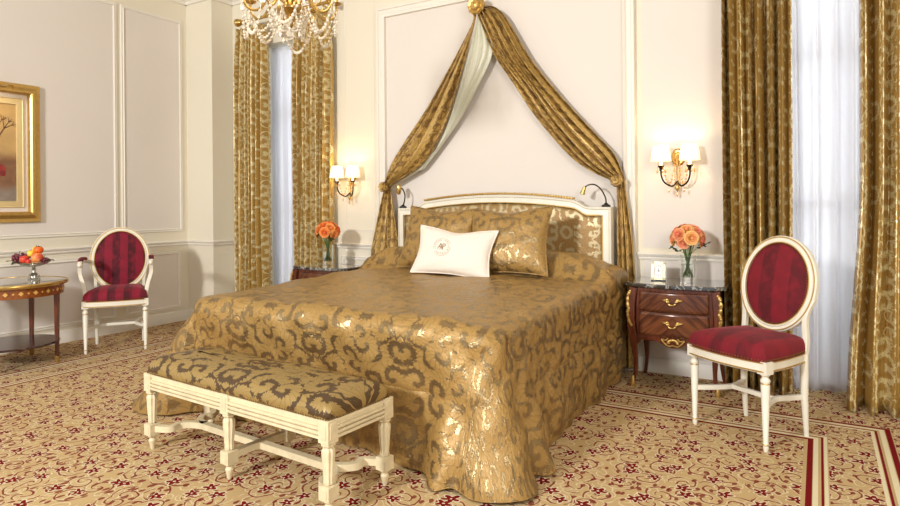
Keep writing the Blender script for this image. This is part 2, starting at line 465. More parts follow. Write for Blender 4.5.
for k, (a, b_, z0, z1) in enumerate(WO):
    m = MB(); yy = YB+.2
    for x in (a+.03, (a+b_)/2, b_-.03): m.span((x-.03, yy-.03, z0), (x+.03, yy+.03, z1))
    for z in (z0+.1, 1.2, 2.2, z1-.03): m.span((a, yy-.025, z-.03), (b_, yy+.025, z+.03))
    w = struct('window_%d' % (k+1), m, 'trim', bevel=.004)
    m = MB(); m.span((a+.02, yy-.003, z0+.1), (b_-.02, yy+.003, z1-.02)); obj('pane', m, 'glass', w)
# panel faces in the paler paint
def panelface(name, mb): struct(name, mb, 'panel')
m = MB()
for y0, y1, z0, z1 in ((3.63, 4.243, .995, 3.19), (.9, 3.52, .995, 3.19), (3.66, 4.21, .175, .725), (.9, 3.50, .175, .725)):
    m.span((XL, y0, z0), (XL+.004, y1, z1))
panelface('trim_1', m)
m = MB(); m.span((-3.44, YB-.004, .0), (-1.19, YB, 2.99)); m.span((-1.10, YB-.004, .90), (-.52, YB, 3.3)); m.span((-1.10, YB-.004, .10), (-.52, YB, .84)); panelface('trim_2', m)
PRO = [(0, 0), (0, .012), (.008, .018), (.014, .010), (.022, .014), (.03, .014), (.034, 0)]
m = MB()
for y0, y1, z0, z1 in ((3.63, 4.243, .995, 3.19), (.9, 3.52, .995, 3.19), (3.66, 4.21, .175, .725), (.9, 3.50, .175, .725)):
    m.loop([(XL, y0, z0), (XL, y1, z0), (XL, y1, z1), (XL, y0, z1)], [(-u, w) for u, w in PRO], (1, 0, 0))
struct('trim_3', m, 'trim')
# deep moulded surround of the bed panel
m = MB()
m.loop([(-3.41, YB, .0), (-1.235, YB, .0), (-1.235, YB, 2.945), (-3.41, YB, 2.945)], [(0, 0), (0, .04), (-.02, .05), (-.03, .038), (-.06, .038), (-.066, .05), (-.085, .05), (-.09, 0)], (0, -1, 0))
struct('trim_4', m, 'trim')
m = MB()
m.loop([(-3.36, YB, 3.12), (-1.29, YB, 3.12), (-1.29, YB, 3.33), (-3.36, YB, 3.33)], PRO, (0, -1, 0))
m.loop([(-3.96, YB, .18), (-3.56, YB, .18), (-3.56, YB, .74), (-3.96, YB, .74)], PRO, (0, -1, 0))
m.loop([(-3.90, YB, .995), (-3.56, YB, .995), (-3.56, YB, 3.3), (-3.90, YB, 3.3)], [(0, 0), (0, .004), (-.006, .004), (-.006, 0)], (0, -1, 0))
struct('trim_5', m, 'trim')
RAIL = [(0, -.03), (.012, -.03), (.016, -.018), (.010, -.012), (.024, 0), (.028, .012), (.02, .022), (0, .024)]
def run(mb, p, q, out, prof, z):                         # straight moulding from p to q on a wall, out = room-side direction
    rings = [[(x+out[0]*u, y+out[1]*u, z+w) for u, w in prof] for x, y in (p, q)]
    mb.ringgrid(rings)
TN = [5]
def runs(name, prof, z, mat='trim'):
    for k, segs in (('left', [((XL, YF), (XL, YP), (1, 0))]), ('pier', [((XL, YP), (XP+.02, YP), (0, -1)), ((XP, YP-.02), (XP, YB), (1, 0))]),
                    ('back', [((XP, YB), (WO[0][0], YB), (0, -1)), ((WO[0][1], YB), (-3.50, YB), (0, -1)), ((-1.145, YB), (WO[1][0], YB), (0, -1)), ((WO[1][1], YB), (XR, YB), (0, -1))]),
                    ('right', [((XR, YF), (XR, YB), (-1, 0))])):
        m = MB()
        if name == 'cornice' and k == 'back': segs = [((XP, YB), (XR, YB), (0, -1))]
        for p, q, o_ in segs: run(m, p, q, o_, prof, z)
        TN[0] += name != 'base'; struct('baseboard_'+k if name == 'base' else 'trim_%d' % TN[0], m, mat)
runs('rail', RAIL, .842)
runs('base', [(0, 0), (.02, 0), (.02, .075), (.012, .09), (.012, .10), (0, .112)], 0)
runs('cornice', [(0, -.19), (.02, -.19), (.025, -.16), (.05, -.14), (.05, -.12), (.09, -.08), (.10, -.05), (.14, -.03), (.15, 0), (0, 0)], ZC)

# ------------------------------------------------------------------ curtains
def curtain(name, mat, x0, x1, y, z0, z1, n, amp, label, cat, group=None, seed=0, flare=0, fwd=0, gather=0, th=.004, slant=0, uvw=None):
    rnd = random.Random(seed)
    ph = [rnd.uniform(0, 6.28) for _ in range(6)]
    wid = [1+.35*rnd.uniform(-1, 1) for _ in range(n)]; tot = sum(wid); acc = [0]
    for w_ in wid: acc.append(acc[-1]+w_/tot)
    def fold(s_):
        for i in range(n):
            if s_ <= acc[i+1] or i == n-1: return i+(s_-acc[i])/(acc[i+1]-acc[i])
    def P(s_, t):
        q = fold(s_); h = 1-t                       # h: 1 top 0 bottom (t=1 bottom)
        z = z1+(z0-z1)*t
        a = amp*(.55+.45*sm(0, .25, t))*(1+.25*sin(q*1.3+ph[0]))
        w = x1-x0
        dx = (.12*sin(t*3+ph[1]+s_*4)*.06)
        x = x0+w*s_ + dx + flare*(s_-.5)*2*sm(.55, 1, t)*w*.5 + .25*w/n*sin(2*pi*q*1+1.2)*.35 + gather*(.5-s_)*w*(1-sm(0, .12, t))
        yy = y - a*(lambda v_: math.copysign(abs(v_)**.7, v_))(sin(2*pi*q+.5*sin(t*3+ph[2]+s_*5))) - .3*a*sin(4*pi*q+ph[3]) - .12*a*sin(6*pi*q+ph[4]) - fwd*sm(.5, 1, t) - .02*sin(t*6+q)*sm(.6, 1, t)
        if slant: z = z+slant*s_*(t)
        return (x, yy, z)
    W = uvw or (x1-x0)*2.0
    m = MB(); m.sheet(P, n*14, 44, lambda s_, t: (s_*W, (1-t)*(z1-z0)))
    o = obj(name, m, mat, solid=th)
    return tag(o, label, cat, group)
curtain('curtain', 'curtain', -5.30, -4.83, 4.49, .01, 3.09, 7, .05, 'gold damask curtain left of the far narrow window, beside the corner pier', 'curtain', seed=1, gather=.1)
curtain('curtain', 'curtain', -4.46, -3.99, 4.50, .01, 3.09, 7, .045, 'gold damask curtain right of the far narrow window, beside the left wall lamp', 'curtain', seed=2, gather=.1)
curtain('curtain', 'curtain', -.54, -.15, 4.45, .01, 3.12, 7, .062, 'gold damask curtain directly behind the burgundy side chair', 'curtain', seed=3, gather=.05)
curtain('curtain', 'curtain', .20, .74, 4.40, .008, 3.12, 8, .07, 'gold damask curtain pooling on the carpet at the right edge of the photo', 'curtain', seed=4, flare=.25, fwd=.08)
curtain('sheer_curtain', 'sheer', -4.98, -4.16, YB+.09, .02, 2.9, 9, .022, 'bluish white sheer curtain in the far narrow window', 'sheer curtain', seed=5, th=.0015)
curtain('sheer_curtain', 'sheer', -.38, .62, YB+.05, .012, 3.0, 9, .028, 'white sheer curtain in the near window behind the side chair', 'sheer curtain', seed=6, fwd=.03, th=.0015)
def rod(x0, x1, y, z, label):
    t = thing('curtain_rod', label, 'curtain rod', ((x0+x1)/2, y, z), 0)
    h = (x1-x0)/2; rot = Mx.Rotation(pi/2, 4, 'Y')
    m = MB(); m.lathe([(.016, -h), (.016, h)], 14, rot); obj('pole', m, 'brass', t)
    for s_ in (-1, 1):
        m = MB(); m.lathe([(.02, 0), (.032, .01), (.018, .02), (.03, .035), (.042, .05), (.04, .066), (.02, .078), (.002, .08)], 16, Mx.Translation((s_*h, 0, 0)) @ Mx.Rotation(s_*pi/2, 4, 'Y')); obj('finial', m, 'brass', t)
        m = MB(); m.tube([(s_*(h-.05), 0, -.02), (s_*(h-.05), .05, -.03), (s_*(h-.05), YB-y, -.02)], .008); m.lathe([(.03, 0), (.03, .01)], 14, Mx.Translation((s_*(h-.05), YB-y, -.02)) @ Mx.Rotation(pi/2, 4, 'X')); obj('bracket', m, 'brass', t)
    return t
rod(-5.15, -3.97, 4.44, 3.14, 'brass curtain rod with round finial over the far narrow window')
rod(-.62, .85, 4.44, 3.17, 'brass curtain rod over the near window at the right')

# ------------------------------------------------------------------ bed
bx0, bx1, by0, by1 = -3.17, -1.293, 2.36, 4.46
bed = thing('bed', 'double bed with ivory framed, gold damask headboard under the gold canopy drape', 'bed', (-2.23, 3.4, 0))
def L(p): return V(p)-V((-2.23, 3.4, 0))
m = MB(); m.box((0, .03, .42), (1.86, 1.8, .36)); obj('mattress', m, 'linen', bed, bevel=.05, seg=3)
m = MB(); m.box((0, .03, .16), (1.84, 1.76, .15)); obj('bed_base', m, 'darkwood', bed, bevel=.01)
for a, b_ in ((-1, -1), (1, -1), (-1, 1), (1, 1)):
    m = MB(); m.box((a*.82, b_*.86, .042), (.06, .06, .084), taper=.7); obj('leg', m, 'wood', bed)
HW = .94
def headtop(x, off=0):                                   # outline of the crest of the headboard
    a = abs(x)
    if a > HW-.17: return 1.195-off
    if a > HW-.29: return 1.195+.055*sm(HW-.17, HW-.29, a)-off
    return 1.25+.045*(1-(a/(HW-.29))**2)-off
N = 60
xs = [-HW+2*HW*i/N for i in range(N+1)]
hy = 4.47-3.4
hb = bpy.data.objects.new('headboard', None)
fr = MB()
outer = [(x, headtop(x)) for x in xs]; 
inn = [(-HW+.062+(2*HW-.124)*i/N) for i in range(N+1)]; inner = [(x, headtop(x, .062)) for x in inn]
for yy0, yy1, o1, i1, dz in ((hy-.035, hy+.03, outer, inner, 0),):
    rings = []
    path = [((o1[0][0], .0), (i1[0][0], .0))]+list(zip(o1, i1))+[((o1[-1][0], 0), (i1[-1][0], 0))]
    for (ox, oz), (ix, iz) in path:
        mx, mz = (ox+ix)/2, (oz+iz)/2
        rings.append([(ox, yy1, oz), (ox, yy0, oz), ((ox*.8+ix*.2), yy0-.008, oz*.8+iz*.2), (mx*.6+ox*.4, yy0+.002, mz*.6+oz*.4), (mx*.5+ix*.5, yy0+.002, mz*.5+iz*.5), (ix, yy0-.006, iz), (ix, yy1, iz)])
    fr.ringgrid(rings)
h = obj('headboard', fr, 'cream', bed)
m = MB()
def HP(s_, t):
    x = -HW+.058+(2*HW-.116)*s_; zt = headtop(x, .058); z = .3+(zt-.3)*t
    e = min(s_, 1-s_)*14; e2 = min(1-t, 1)*7; k = min(1, e)*min(1, e2)
    return (x, hy-.012-.022*k**.5, z)
m.sheet(HP, 60, 30, lambda s_, t: ((s_-.5)*1.76, t*.95+.15)); obj('upholstered_panel', m, 'headcloth', h, solid=.01)
m = MB()
pp = [(x, hy-.02, headtop(x)+.012) for x in [-.66+1.32*i/50 for i in range(51)]]
m.bar(pp, .045, .014)
for i in range(62):
    x = -.655+1.31*i/61; m.sph((x, hy-.045, headtop(x)+.014), (.008, .006, .011), 6, 4)
obj('carved_crest', m, 'gilt', h)
m = MB()
gl = [(x, hy-.042, headtop(x, .058)) for x in inn]
m.tube([(gl[0][0], hy-.042, .5)]+gl+[(gl[-1][0], hy-.042, .5)], .004, 6); obj('gilt_fillet', m, 'gilt', h)

# bedspread: flattened-cloth coordinates wrap over the edges
ex0, ex1, ey0, ey1 = -3.26, -1.20, 2.365, 4.42
cx_, cy_ = (ex0+ex1)/2, (ey0+ey1)/2
def contour():
    """rounded rectangle, anticlockwise from the middle of the head side; returns (point, normal, tag)"""
    out = []; r = .12; per = []
    def line(p, q, nrm, n):
        for i in range(n): t = i/n; out.append((V(p).lerp(V(q), t), V(nrm)))
    def arc(c, a0, a1, n):
        for i in range(n):
            a = a0+(a1-a0)*i/n; out.append((V((c[0]+r*cos(a), c[1]+r*sin(a))), V((cos(a), sin(a)))))
    line((ex1-.02, ey1), (ex0+.02, ey1), (0, 1), 60)
    line((ex0, ey1), (ex0, ey0+r), (-1, 0), 110)
    arc((ex0+r, ey0+r), pi, 1.5*pi, 40)
    line((ex0+r, ey0), (ex1-r, ey0), (0, -1), 110)
    arc((ex1-r, ey0+r), 1.5*pi, 2*pi, 46)
    line((ex1, ey0+r), (ex1, ey1), (1, 0), 130)
    return out
CT = contour()
def topz(x, y):
    z = .70-.03*((x-cx_)/1.03)**4 + .03*sm(2.5, 3.8, y)
    # pillows under the spread at the head
    w = sm(3.94, 4.08, y)
    bul = .16*w*(1-max(0, (y-4.16)/.5)**2)
    edge = 1-max(0, (abs(x-cx_)-.72)/.30)**2 if abs(x-cx_) > .72 else 1
    z += bul*max(0, edge)**.7*(1-.10*sm(.25, .0, abs(x-cx_)))
    z += .006*sin(x*9+y*5)*sin(y*7)+.004*sin(x*23+2)*sin(y*17)
    z += .010*sin(y*55+x*7)*sm(3.90, 3.97, y)*sm(4.10, 4.0, y)
    return z
RE = .085
rings, uvs = [], []
K = [.0, .08, .16, .24, .32, .4, .48, .56, .64, .7, .76, .82, .86, .9, .93, .96, .98]
for k in K:
    rg, ru = [], []
    for p, n in CT:
        q = V((cx_, cy_)).lerp(p-n*RE, k)
        # keep straight rings: shrink x and y separately
        rg.append((q.x, q.y, topz(q.x, q.y))); ru.append((q.x, q.y))
    rings.append(rg); uvs.append(ru)
ts = [i/46 for i in range(47)]
NT = len(CT)
cumul = [0]
for i in range(1, NT): cumul.append(cumul[-1]+(CT[i][0]-CT[i-1][0]).length)
for t in ts:
    rg, ru = [], []
    for i, (p, n) in enumerate(CT):
        s_ = cumul[i]
        b0 = p-n*RE; z0 = topz(b0.x, b0.y)
        side_r = n.x > .9; side_l = n.x < -.9; foot = n.y < -.9; head = n.y > .9
        cr = 0; cl = 0                                   # closeness to the two foot corners
        d_r = (p-V((ex1, ey0))).length; d_l = (p-V((ex0, ey0))).length
        cr = sm(.62, .0, d_r); cl = sm(.95, .0, (p-V((ex0, ey0+.15))).length)*max(0, -n.x)**1.5
        if head: cr = cl = 0
        # drop
        L_edge = RE*pi/2; Ltot = z0+.02
        arc_ = t*(Ltot+L_edge)
        if arc_ < L_edge:
            a = arc_/RE; o_ = RE*sin(a); z = z0-RE*(1-cos(a)); o_ += 0
            h = 0
        else:
            hh = (arc_-L_edge)/Ltot; h = hh
            o_ = RE; z = (z0-RE)*(1-hh)+.006
        # flare and folds of the hanging sides
        g = 0
        if not head:
            fo = sin(s_*13+1.3*sin(s_*3.1))*.6+sin(s_*29+.7)*.25
            g = h**1.3*(.025+.012*fo)+.012*fo*sm(0, .3, h)*(1-cr)
            # quilted border: seam about .2 above the floor, puffed below
            zz = z
            g += (1-.75*max(cr, cl))*(-.012*math.exp(-((zz-.355)/.012)**2)*sm(.02, .1, h)+.010*sm(.35, .25, zz)*sm(0, .08, zz)*(1+.5*sin(s_*17)))
            # corner cascades
            g += cr*h**1.5*(.165+.045*sin(s_*26)) + cl*h**.95*(.42+.035*sin(s_*22))
            if foot: g -= .085*sm(0, .6, h)*(1-cr)
            if side_r: g += -.03*sm(.4, 1.9, (p.y-ey0))*h
            if side_r: g += .035*sm(3.75, 4.0, p.y)*(1-h*.6)*sm(0, .1, t)
            # soft vertical buckles
            g += .010*sin(s_*7+z*3)*h + .006*sin(s_*19+z*22+2*sin(s_*5))*sm(0, .15, t) + .004*sin(s_*41-z*30)*sm(0, .15, t)
        q = b0+n*(o_+g)
        if z < .03: z = .006+.02*abs(sin(s_*24))*max(cr, cl)
        rg.append((q.x, q.y, z)); dd = arc_
        uq = b0+n*arc_; ru.append((uq.x, uq.y))
    rings.append(rg); uvs.append(ru)
m = MB(); m.ringgrid(rings, True, False, uvs)
bs = obj('bedspread', m, 'spread', solid=.006)
bmod = bs.modifiers.new('smooth', 'SMOOTH'); bmod.iterations = 1; bmod.factor = .4
bpy.context.view_layer.update()
tag(bs, 'gold and brown damask bedspread with quilted border reaching the carpet', 'bedspread')

def pillow(name, mat, w, hgt, th, loc, tilt, rz, label, cat, roll=0, group=None, piping=True, pmat=None, uvs_=1.0, dent=0):
    t = thing(name, label, cat, loc, rz, group)
    mt = Mx.Rotation(roll, 4, 'Y') @ Mx.Rotation(-tilt, 4, 'X')
    def prof(a, b_): return th/2*((1-abs(a)**2.6)*(1-abs(b_)**2.6))**.55
    def XY(a, b_):
        pin = 1-.11*(1-abs(b_)**1.6) * abs(a)**3; pin2 = 1-.11*(1-abs(a)**1.6)*abs(b_)**3
        return a*w/2*pin, hgt/2*b_*pin2 + hgt/2 - dent*math.exp(-(a*2.2)**2)*max(0, b_)
    for sgn, nm in ((-1, 'cover_front'), (1, 'cover_back')):
        def P(s_, tt):
            a, b_ = s_*2-1, tt*2-1; x, z = XY(a, b_)
            wr = .006*sin(a*9+b_*5)*(1-abs(a))*(1-abs(b_))+.004*sin(b_*13-a*7)
            return mt @ V((x, sgn*(prof(a, b_)+wr*(prof(a, b_)/th)), z))
        m = MB(); m.sheet(P, 36, 28, lambda s_, tt: ((s_-.5)*w*uvs_, (tt-.5)*hgt*uvs_+.02)); 
        f_ = obj(nm, m, mat, t)
        if sgn < 0: front = f_
    if piping:
        e = []
        for i in range(40): e.append((-1+i/20, -1))
        for i in range(30): e.append((1, -1+i/15))
        for i in range(40): e.append((1-i/20, 1))
        for i in range(30): e.append((-1, 1-i/15))
        e.append((-1, -1))
        m = MB(); m.tube([mt @ V((XY(a, b_)[0], 0, XY(a, b_)[1])) for a, b_ in e], .005, 6); obj('piping', m, pmat or mat, t)
    return t, mt, prof, XY
pillow('pillow', 'sham', .64, .50, .2, (-2.475, 3.87, .735), R(20), R(-3), 'gold damask square pillow behind the left half of the white cushion', 'pillow', R(2), dent=.02)
pillow('pillow', 'sham', .62, .50, .2, (-1.86, 3.85, .732), R(21), R(4), 'gold damask square pillow behind the right corner of the white cushion', 'pillow', R(-2), dent=.02)
cu, mt, prof, XY = pillow('cushion', 'linen', .60, .355, .14, (-2.20, 3.67, .728), R(22), R(6), 'small white linen cushion with embroidered crest leaning on gold pillows', 'cushion', R(3.5), dent=.025)
# embroidered crest: ring of letters round a monogram
def on_cushion(px, pz):                                   # cushion face point from plane coordinates (metres from the centre)
    a, b_ = px/.30, pz/.172
    x, z = XY(a, b_); return mt @ V((x, -(prof(a, b_)+.0025), z))
crest = MB()
def glyph(ch, cxg, czg, ang, size):
    cu_ = bpy.data.curves.new('t', 'FONT'); cu_.body = ch; cu_.size = size; cu_.align_x = 'CENTER'; cu_.align_y = 'CENTER'
    to = bpy.data.objects.new('t', cu_); col.objects.link(to)
    dg = bpy.context.evaluated_depsgraph_get(); me = bpy.data.meshes.new_from_object(to.evaluated_get(dg))
    for p in me.polygons:
        vs = []
        for vi in p.vertices:
            q = me.vertices[vi].co; x = q.x*cos(ang)-q.y*sin(ang)+cxg; z = q.x*sin(ang)+q.y*cos(ang)+czg
            vs.append(crest.v(on_cushion(x, z)))
        crest.f(vs)
    bpy.data.objects.remove(to); bpy.data.curves.remove(cu_); bpy.data.meshes.remove(me)
ccx, ccz, rr_ = -.065, .012, .052
def arc_text(txt, a0, a1, r_, flip):
    for i, ch in enumerate(txt):
        if ch == ' ': continue
        a = a0+(a1-a0)*i/(len(txt)-1)
        glyph(ch, ccx+r_*cos(a), ccz+r_*sin(a), (a-pi/2) if not flip else (a+pi/2), .019)
arc_text('ALVEAR PALACE', R(205), R(-25), rr_, False)
arc_text('HOTEL', R(228), R(312), rr_, True)
glyph('A', ccx-.012, ccz, 0, .066); glyph('P', ccx+.014, ccz+.002, 0, .060); glyph('H', ccx, ccz-.014, 0, .04)
for rad in (.065, ):
    prev = None
    for i in range(49):
        a = 2*pi*i/48; q = [crest.v(on_cushion(ccx+r_*cos(a), ccz+r_*sin(a))) for r_ in (rad, rad+.0018)]
        if prev: crest.f([prev[0], prev[1], q[1], q[0]])
        prev = q
obj('embroidered_crest', crest, 'thread', cu, label='round brown embroidered crest with lettering and monogram', recalc=False)

# ------------------------------------------------------------------ canopy drape on the wall above the headboard
cn = thing('bed_canopy', 'gold damask canopy drape gathered at a gilt rosette above the headboard', 'canopy', (-2.3, 4.5, 0))
def CP(x, y, z): return (x+2.3, y-4.5, z)
def swag(name, mat, A, B, yb, n, amp, bulge, uw, seed, parent=cn):
    A = bez([(x, 0, z) for x, z in A], 10); B = bez([(x, 0, z) for x, z in B], 10); k = min(len(A), len(B))-1
    def at(P_, t): q = t*(len(P_)-1); i = min(int(q), len(P_)-2); return P_[i].lerp(P_[i+1], q-i)
    def P(t, s_):
        a, b_ = at(A, t), at(B, t); w = (b_-a).length
        ss = s_+.02*sin(t*7+s_*9+seed)
        p = a.lerp(b_, ss)
        am = amp*min(1, w/.15)
        y = yb-bulge*sin(pi*s_)*min(1, w/.2) - am*(sin(2*pi*n*s_+.8*sin(t*5+seed)+seed)+.4*sin(4*pi*n*s_+seed*2))
        return CP(p.x, y, p.z)
    ln = sum((A[i+1]-A[i]).length for i in range(len(A)-1))
    m = MB(); m.sheet(P, 70, n*14, lambda t, s_: (s_*uw, -t*ln)); return obj(name, m, mat, parent, solid=.004)
Rl = [(-2.40, 2.80), (-2.385, 2.735), (-2.245, 2.426), (-2.081, 2.186), (-1.871, 1.873), (-1.573, 1.537), (-1.275, 1.375)]
Ru = [(-2.33, 2.85), (-2.17, 2.76), (-1.93, 2.36), (-1.69, 2.04), (-1.46, 1.775), (-1.28, 1.575), (-1.21, 1.395)]
Lo = [(-2.44, 2.80), (-2.45, 2.72), (-2.572, 2.516), (-2.864, 2.092), (-3.128, 1.787), (-3.29, 1.59), (-3.37, 1.409)]
Li = [(-2.41, 2.80), (-2.425, 2.72), (-2.501, 2.472), (-2.625, 2.105), (-2.762, 1.8), (-2.955, 1.56), (-3.31, 1.38)]
Lr = [(-2.37, 2.80), (-2.36, 2.72), (-2.27, 2.476), (-2.417, 2.20), (-2.577, 1.965), (-2.742, 1.77), (-2.955, 1.54)]
swag('right_swag', 'swag', Rl, Ru, 4.53, 5, .022, .06, .7, 1.1)
swag('left_swag', 'swag', Lo, Li, 4.50, 3, .018, .045, .55, 2.3)
swag('lining', 'lining', Li, Lr, 4.53, 4, .010, .02, .5, .4).__setitem__('label', 'pale green satin lining turned outwards')
# hanging tails below the holdbacks
swag('left_tail', 'swag', [(-3.375, 1.41), (-3.40, 1.30), (-3.46, 1.05), (-3.53, .75), (-3.55, .35), (-3.55, .03)], [(-3.31, 1.40), (-3.29, 1.30), (-3.25, 1.05), (-3.21, .75), (-3.21, .35), (-3.22, .03)], 4.53, 3, .02, .03, .6, .9)
swag('right_tail', 'swag', [(-1.285, 1.40), (-1.27, 1.28), (-1.27, 1.0), (-1.27, .7), (-1.28, .35), (-1.29, .03)], [(-1.215, 1.40), (-1.20, 1.28), (-1.165, 1.0), (-1.145, .7), (-1.13, .35), (-1.12, .03)], 4.53, 3, .02, .03, .6, 1.9)
def rosette(x, z, r_, y=4.46):
    mtx = Mx.Translation(CP(x, y, z)) @ Mx.Rotation(pi/2, 4, 'X')
    m = MB(); m.lathe([(r_*.5, -.05), (r_*.95, -.01), (r_, .005), (r_*.85, .02), (r_*.6, .016), (r_*.45, .032), (r_*.2, .03), (.003, .036)], 40, mtx, ripple=.06, rn=10)
    return m
obj('rosette', rosette(-2.39, 2.845, .078, 4.46), 'gilt', cn, label='round gilt rosette at the peak')
m = rosette(-3.335, 1.385, .045, 4.44); obj('rosette', m, 'swag', cn)
m = rosette(-1.25, 1.385, .045, 4.44); obj('rosette', m, 'swag', cn)

# ------------------------------------------------------------------ reading lamps
rl = thing('reading_lamp', 'small black gooseneck reading lamp on the right end of the headboard', 'lamp', (-1.335, 4.47, 1.196))
m = MB(); m.lathe([(.032, .0), (.032, .014), (.018, .02), (.01, .03)], 20); obj('base', m, 'black', rl)
m = MB(); m.tube(bez([(.0, 0, .02), (-.005, 0, .07), (-.035, -.01, .13), (-.08, -.02, .165), (-.13, -.03, .16), (-.155, -.03, .135)], 6), .0055, 8); obj('stem', m, 'darkmetal', rl)
m = MB(); m.lathe([(.010, .0), (.013, .015), (.016, .035), (.02, .055), (.006, .06)], 16, Mx.Translation((-.15, -.03, .15)) @ Mx.Rotation(R(200), 4, 'Y')); obj('lamp_head', m, 'brass', rl)
rl = thing('reading_lamp', 'small brass reading lamp on the left end of the headboard', 'lamp', (-3.14, 4.47, 1.196))
m = MB(); m.lathe([(.032, .0), (.032, .014), (.018, .02), (.01, .03)], 20); obj('base', m, 'black', rl)
m = MB(); m.tube(bez([(.0, 0, .02), (.015, 0, .06), (.02, 0, .12), (.0, -.01, .17), (-.03, -.02, .17)], 6), .006, 8); obj('stem', m, 'darkmetal', rl)
m = MB(); m.lathe([(.012, -.03), (.02, -.015), (.024, .03), (.02, .05), (.006, .055)], 16, Mx.Translation((-.03, -.02, .15))); obj('lamp_head', m, 'brass', rl)

# ------------------------------------------------------------------ wall sconces
def sconce(loc, label):
    t = thing('wall_sconce', label, 'wall lamp', loc, 0, None)
    rx = Mx.Rotation(pi/2, 4, 'X')
    m = MB(); m.lathe([(.05, .0), (.05, .008), (.04, .018), (.03, .018), (.022, .03), (.004, .034)], 28, rx, sx=.95, sy=1.25); obj('backplate', m, 'gilt', t)
    m = MB(); m.tube(bez([(0, -.02, .02), (0, -.05, -.02), (0, -.045, -.10), (0, -.04, -.17), (0, -.05, -.21)], 6), [.009]*5+[.007]*20, 8)
    m.lathe([(.002, -.03), (.012, -.015), (.016, 0), (.008, .02), (.012, .03)], 12, Mx.Translation((0, -.05, -.215))); obj('stem', m, 'gilt', t)
    for k, s_ in enumerate((-1, 1)):
        m = MB(); m.tube(bez([(0, -.045, -.17), (s_*.03, -.07, -.205), (s_*.075, -.10, -.18), (s_*.095, -.115, -.13), (s_*.095, -.12, -.085)], 6), .006, 8)
        m.lathe([(.006, -.10), (.014, -.092), (.010, -.085), (.02, -.07), (.024, -.062), (.01, -.06)], 14, Mx.Translation((s_*.095, -.12, 0))); obj('arm', m, 'darkmetal', t)
        m = MB(); m.lathe([(.011, -.062), (.011, -.01)], 12, Mx.Translation((s_*.095, -.12, 0))); obj('candle', m, 'shade', t)
        m = MB(); m.lathe([(.068, 0), (.052, .112)], 48, cap=False, ripple=.012, rn=24); obj('lamp_shade', m, 'shade', t, solid=.002, loc=(s_*.095, -.12, -.03), label='cream pleated lit shade')
        m = MB(); m.sph((s_*.095, -.12, .012), (.012, .012, .02), 8, 6); obj('bulb', m, 'bulb', t)
        for a in range(5):                                     # pendants round each cup
            an = a*2*pi/5+.3; px_, py_ = s_*.095+.03*cos(an), -.12+.03*sin(an); m = MB()
            m.tube([(px_, py_, -.068), (px_, py_, -.09)], .001, 4)
            m.sph((px_, py_, -.10), (.006, .004, .016), 6, 4); obj('crystal_drop', m, 'crystal_warm', t)
        m = MB(); g = []
        for q in range(12):                                    # bead garland
            u = q/11; p = (s_*(.015+.07*u), -.05-.06*u, -.06-.13*sin(pi*u)); g.append(p); m.sph(p, .0065, 6, 4)
        m.tube(g, .0015, 4); obj('bead_garland', m, 'crystal_warm', t)
        m = MB()
        for q in range(9): m.sph((s_*.016, -.05, -.02-.02*q), .006, 6, 4)
        m.tube([(s_*.016, -.05, -.01), (s_*.016, -.05, -.19)], .0015, 4); obj('bead_garland', m, 'crystal_warm', t)
        m = MB(); m.sph((s_*.05, -.085, -.235), (.007, .005, .018), 6, 4); m.tube([(s_*.05, -.085, -.195), (s_*.05, -.085, -.22)], .001, 4)
        obj('crystal_drop', m, 'crystal_warm', t)
    m = MB(); m.sph((0, -.05, -.262), (.008, .006, .02), 6, 4); obj('pendant', m, 'crystal_warm', t)
    for s_ in (-1, 1):
        ld = bpy.data.lights.new('sconce_bulb', 'POINT'); ld.energy = 1.5; ld.color = (1, .70, .38); ld.shadow_soft_size = .02
        lo = bpy.data.objects.new('sconce_light', ld); col.objects.link(lo); lo.location = (s_*.095, -.12, .05); lo.parent = t
    return t
sconce((-.855, YB, 1.545), 'lit two-shade gilt wall sconce above the right nightstand, left of the near window')
sconce((-3.82, YB, 1.515), 'lit two-shade gilt wall sconce above the left nightstand, far side of the bed')

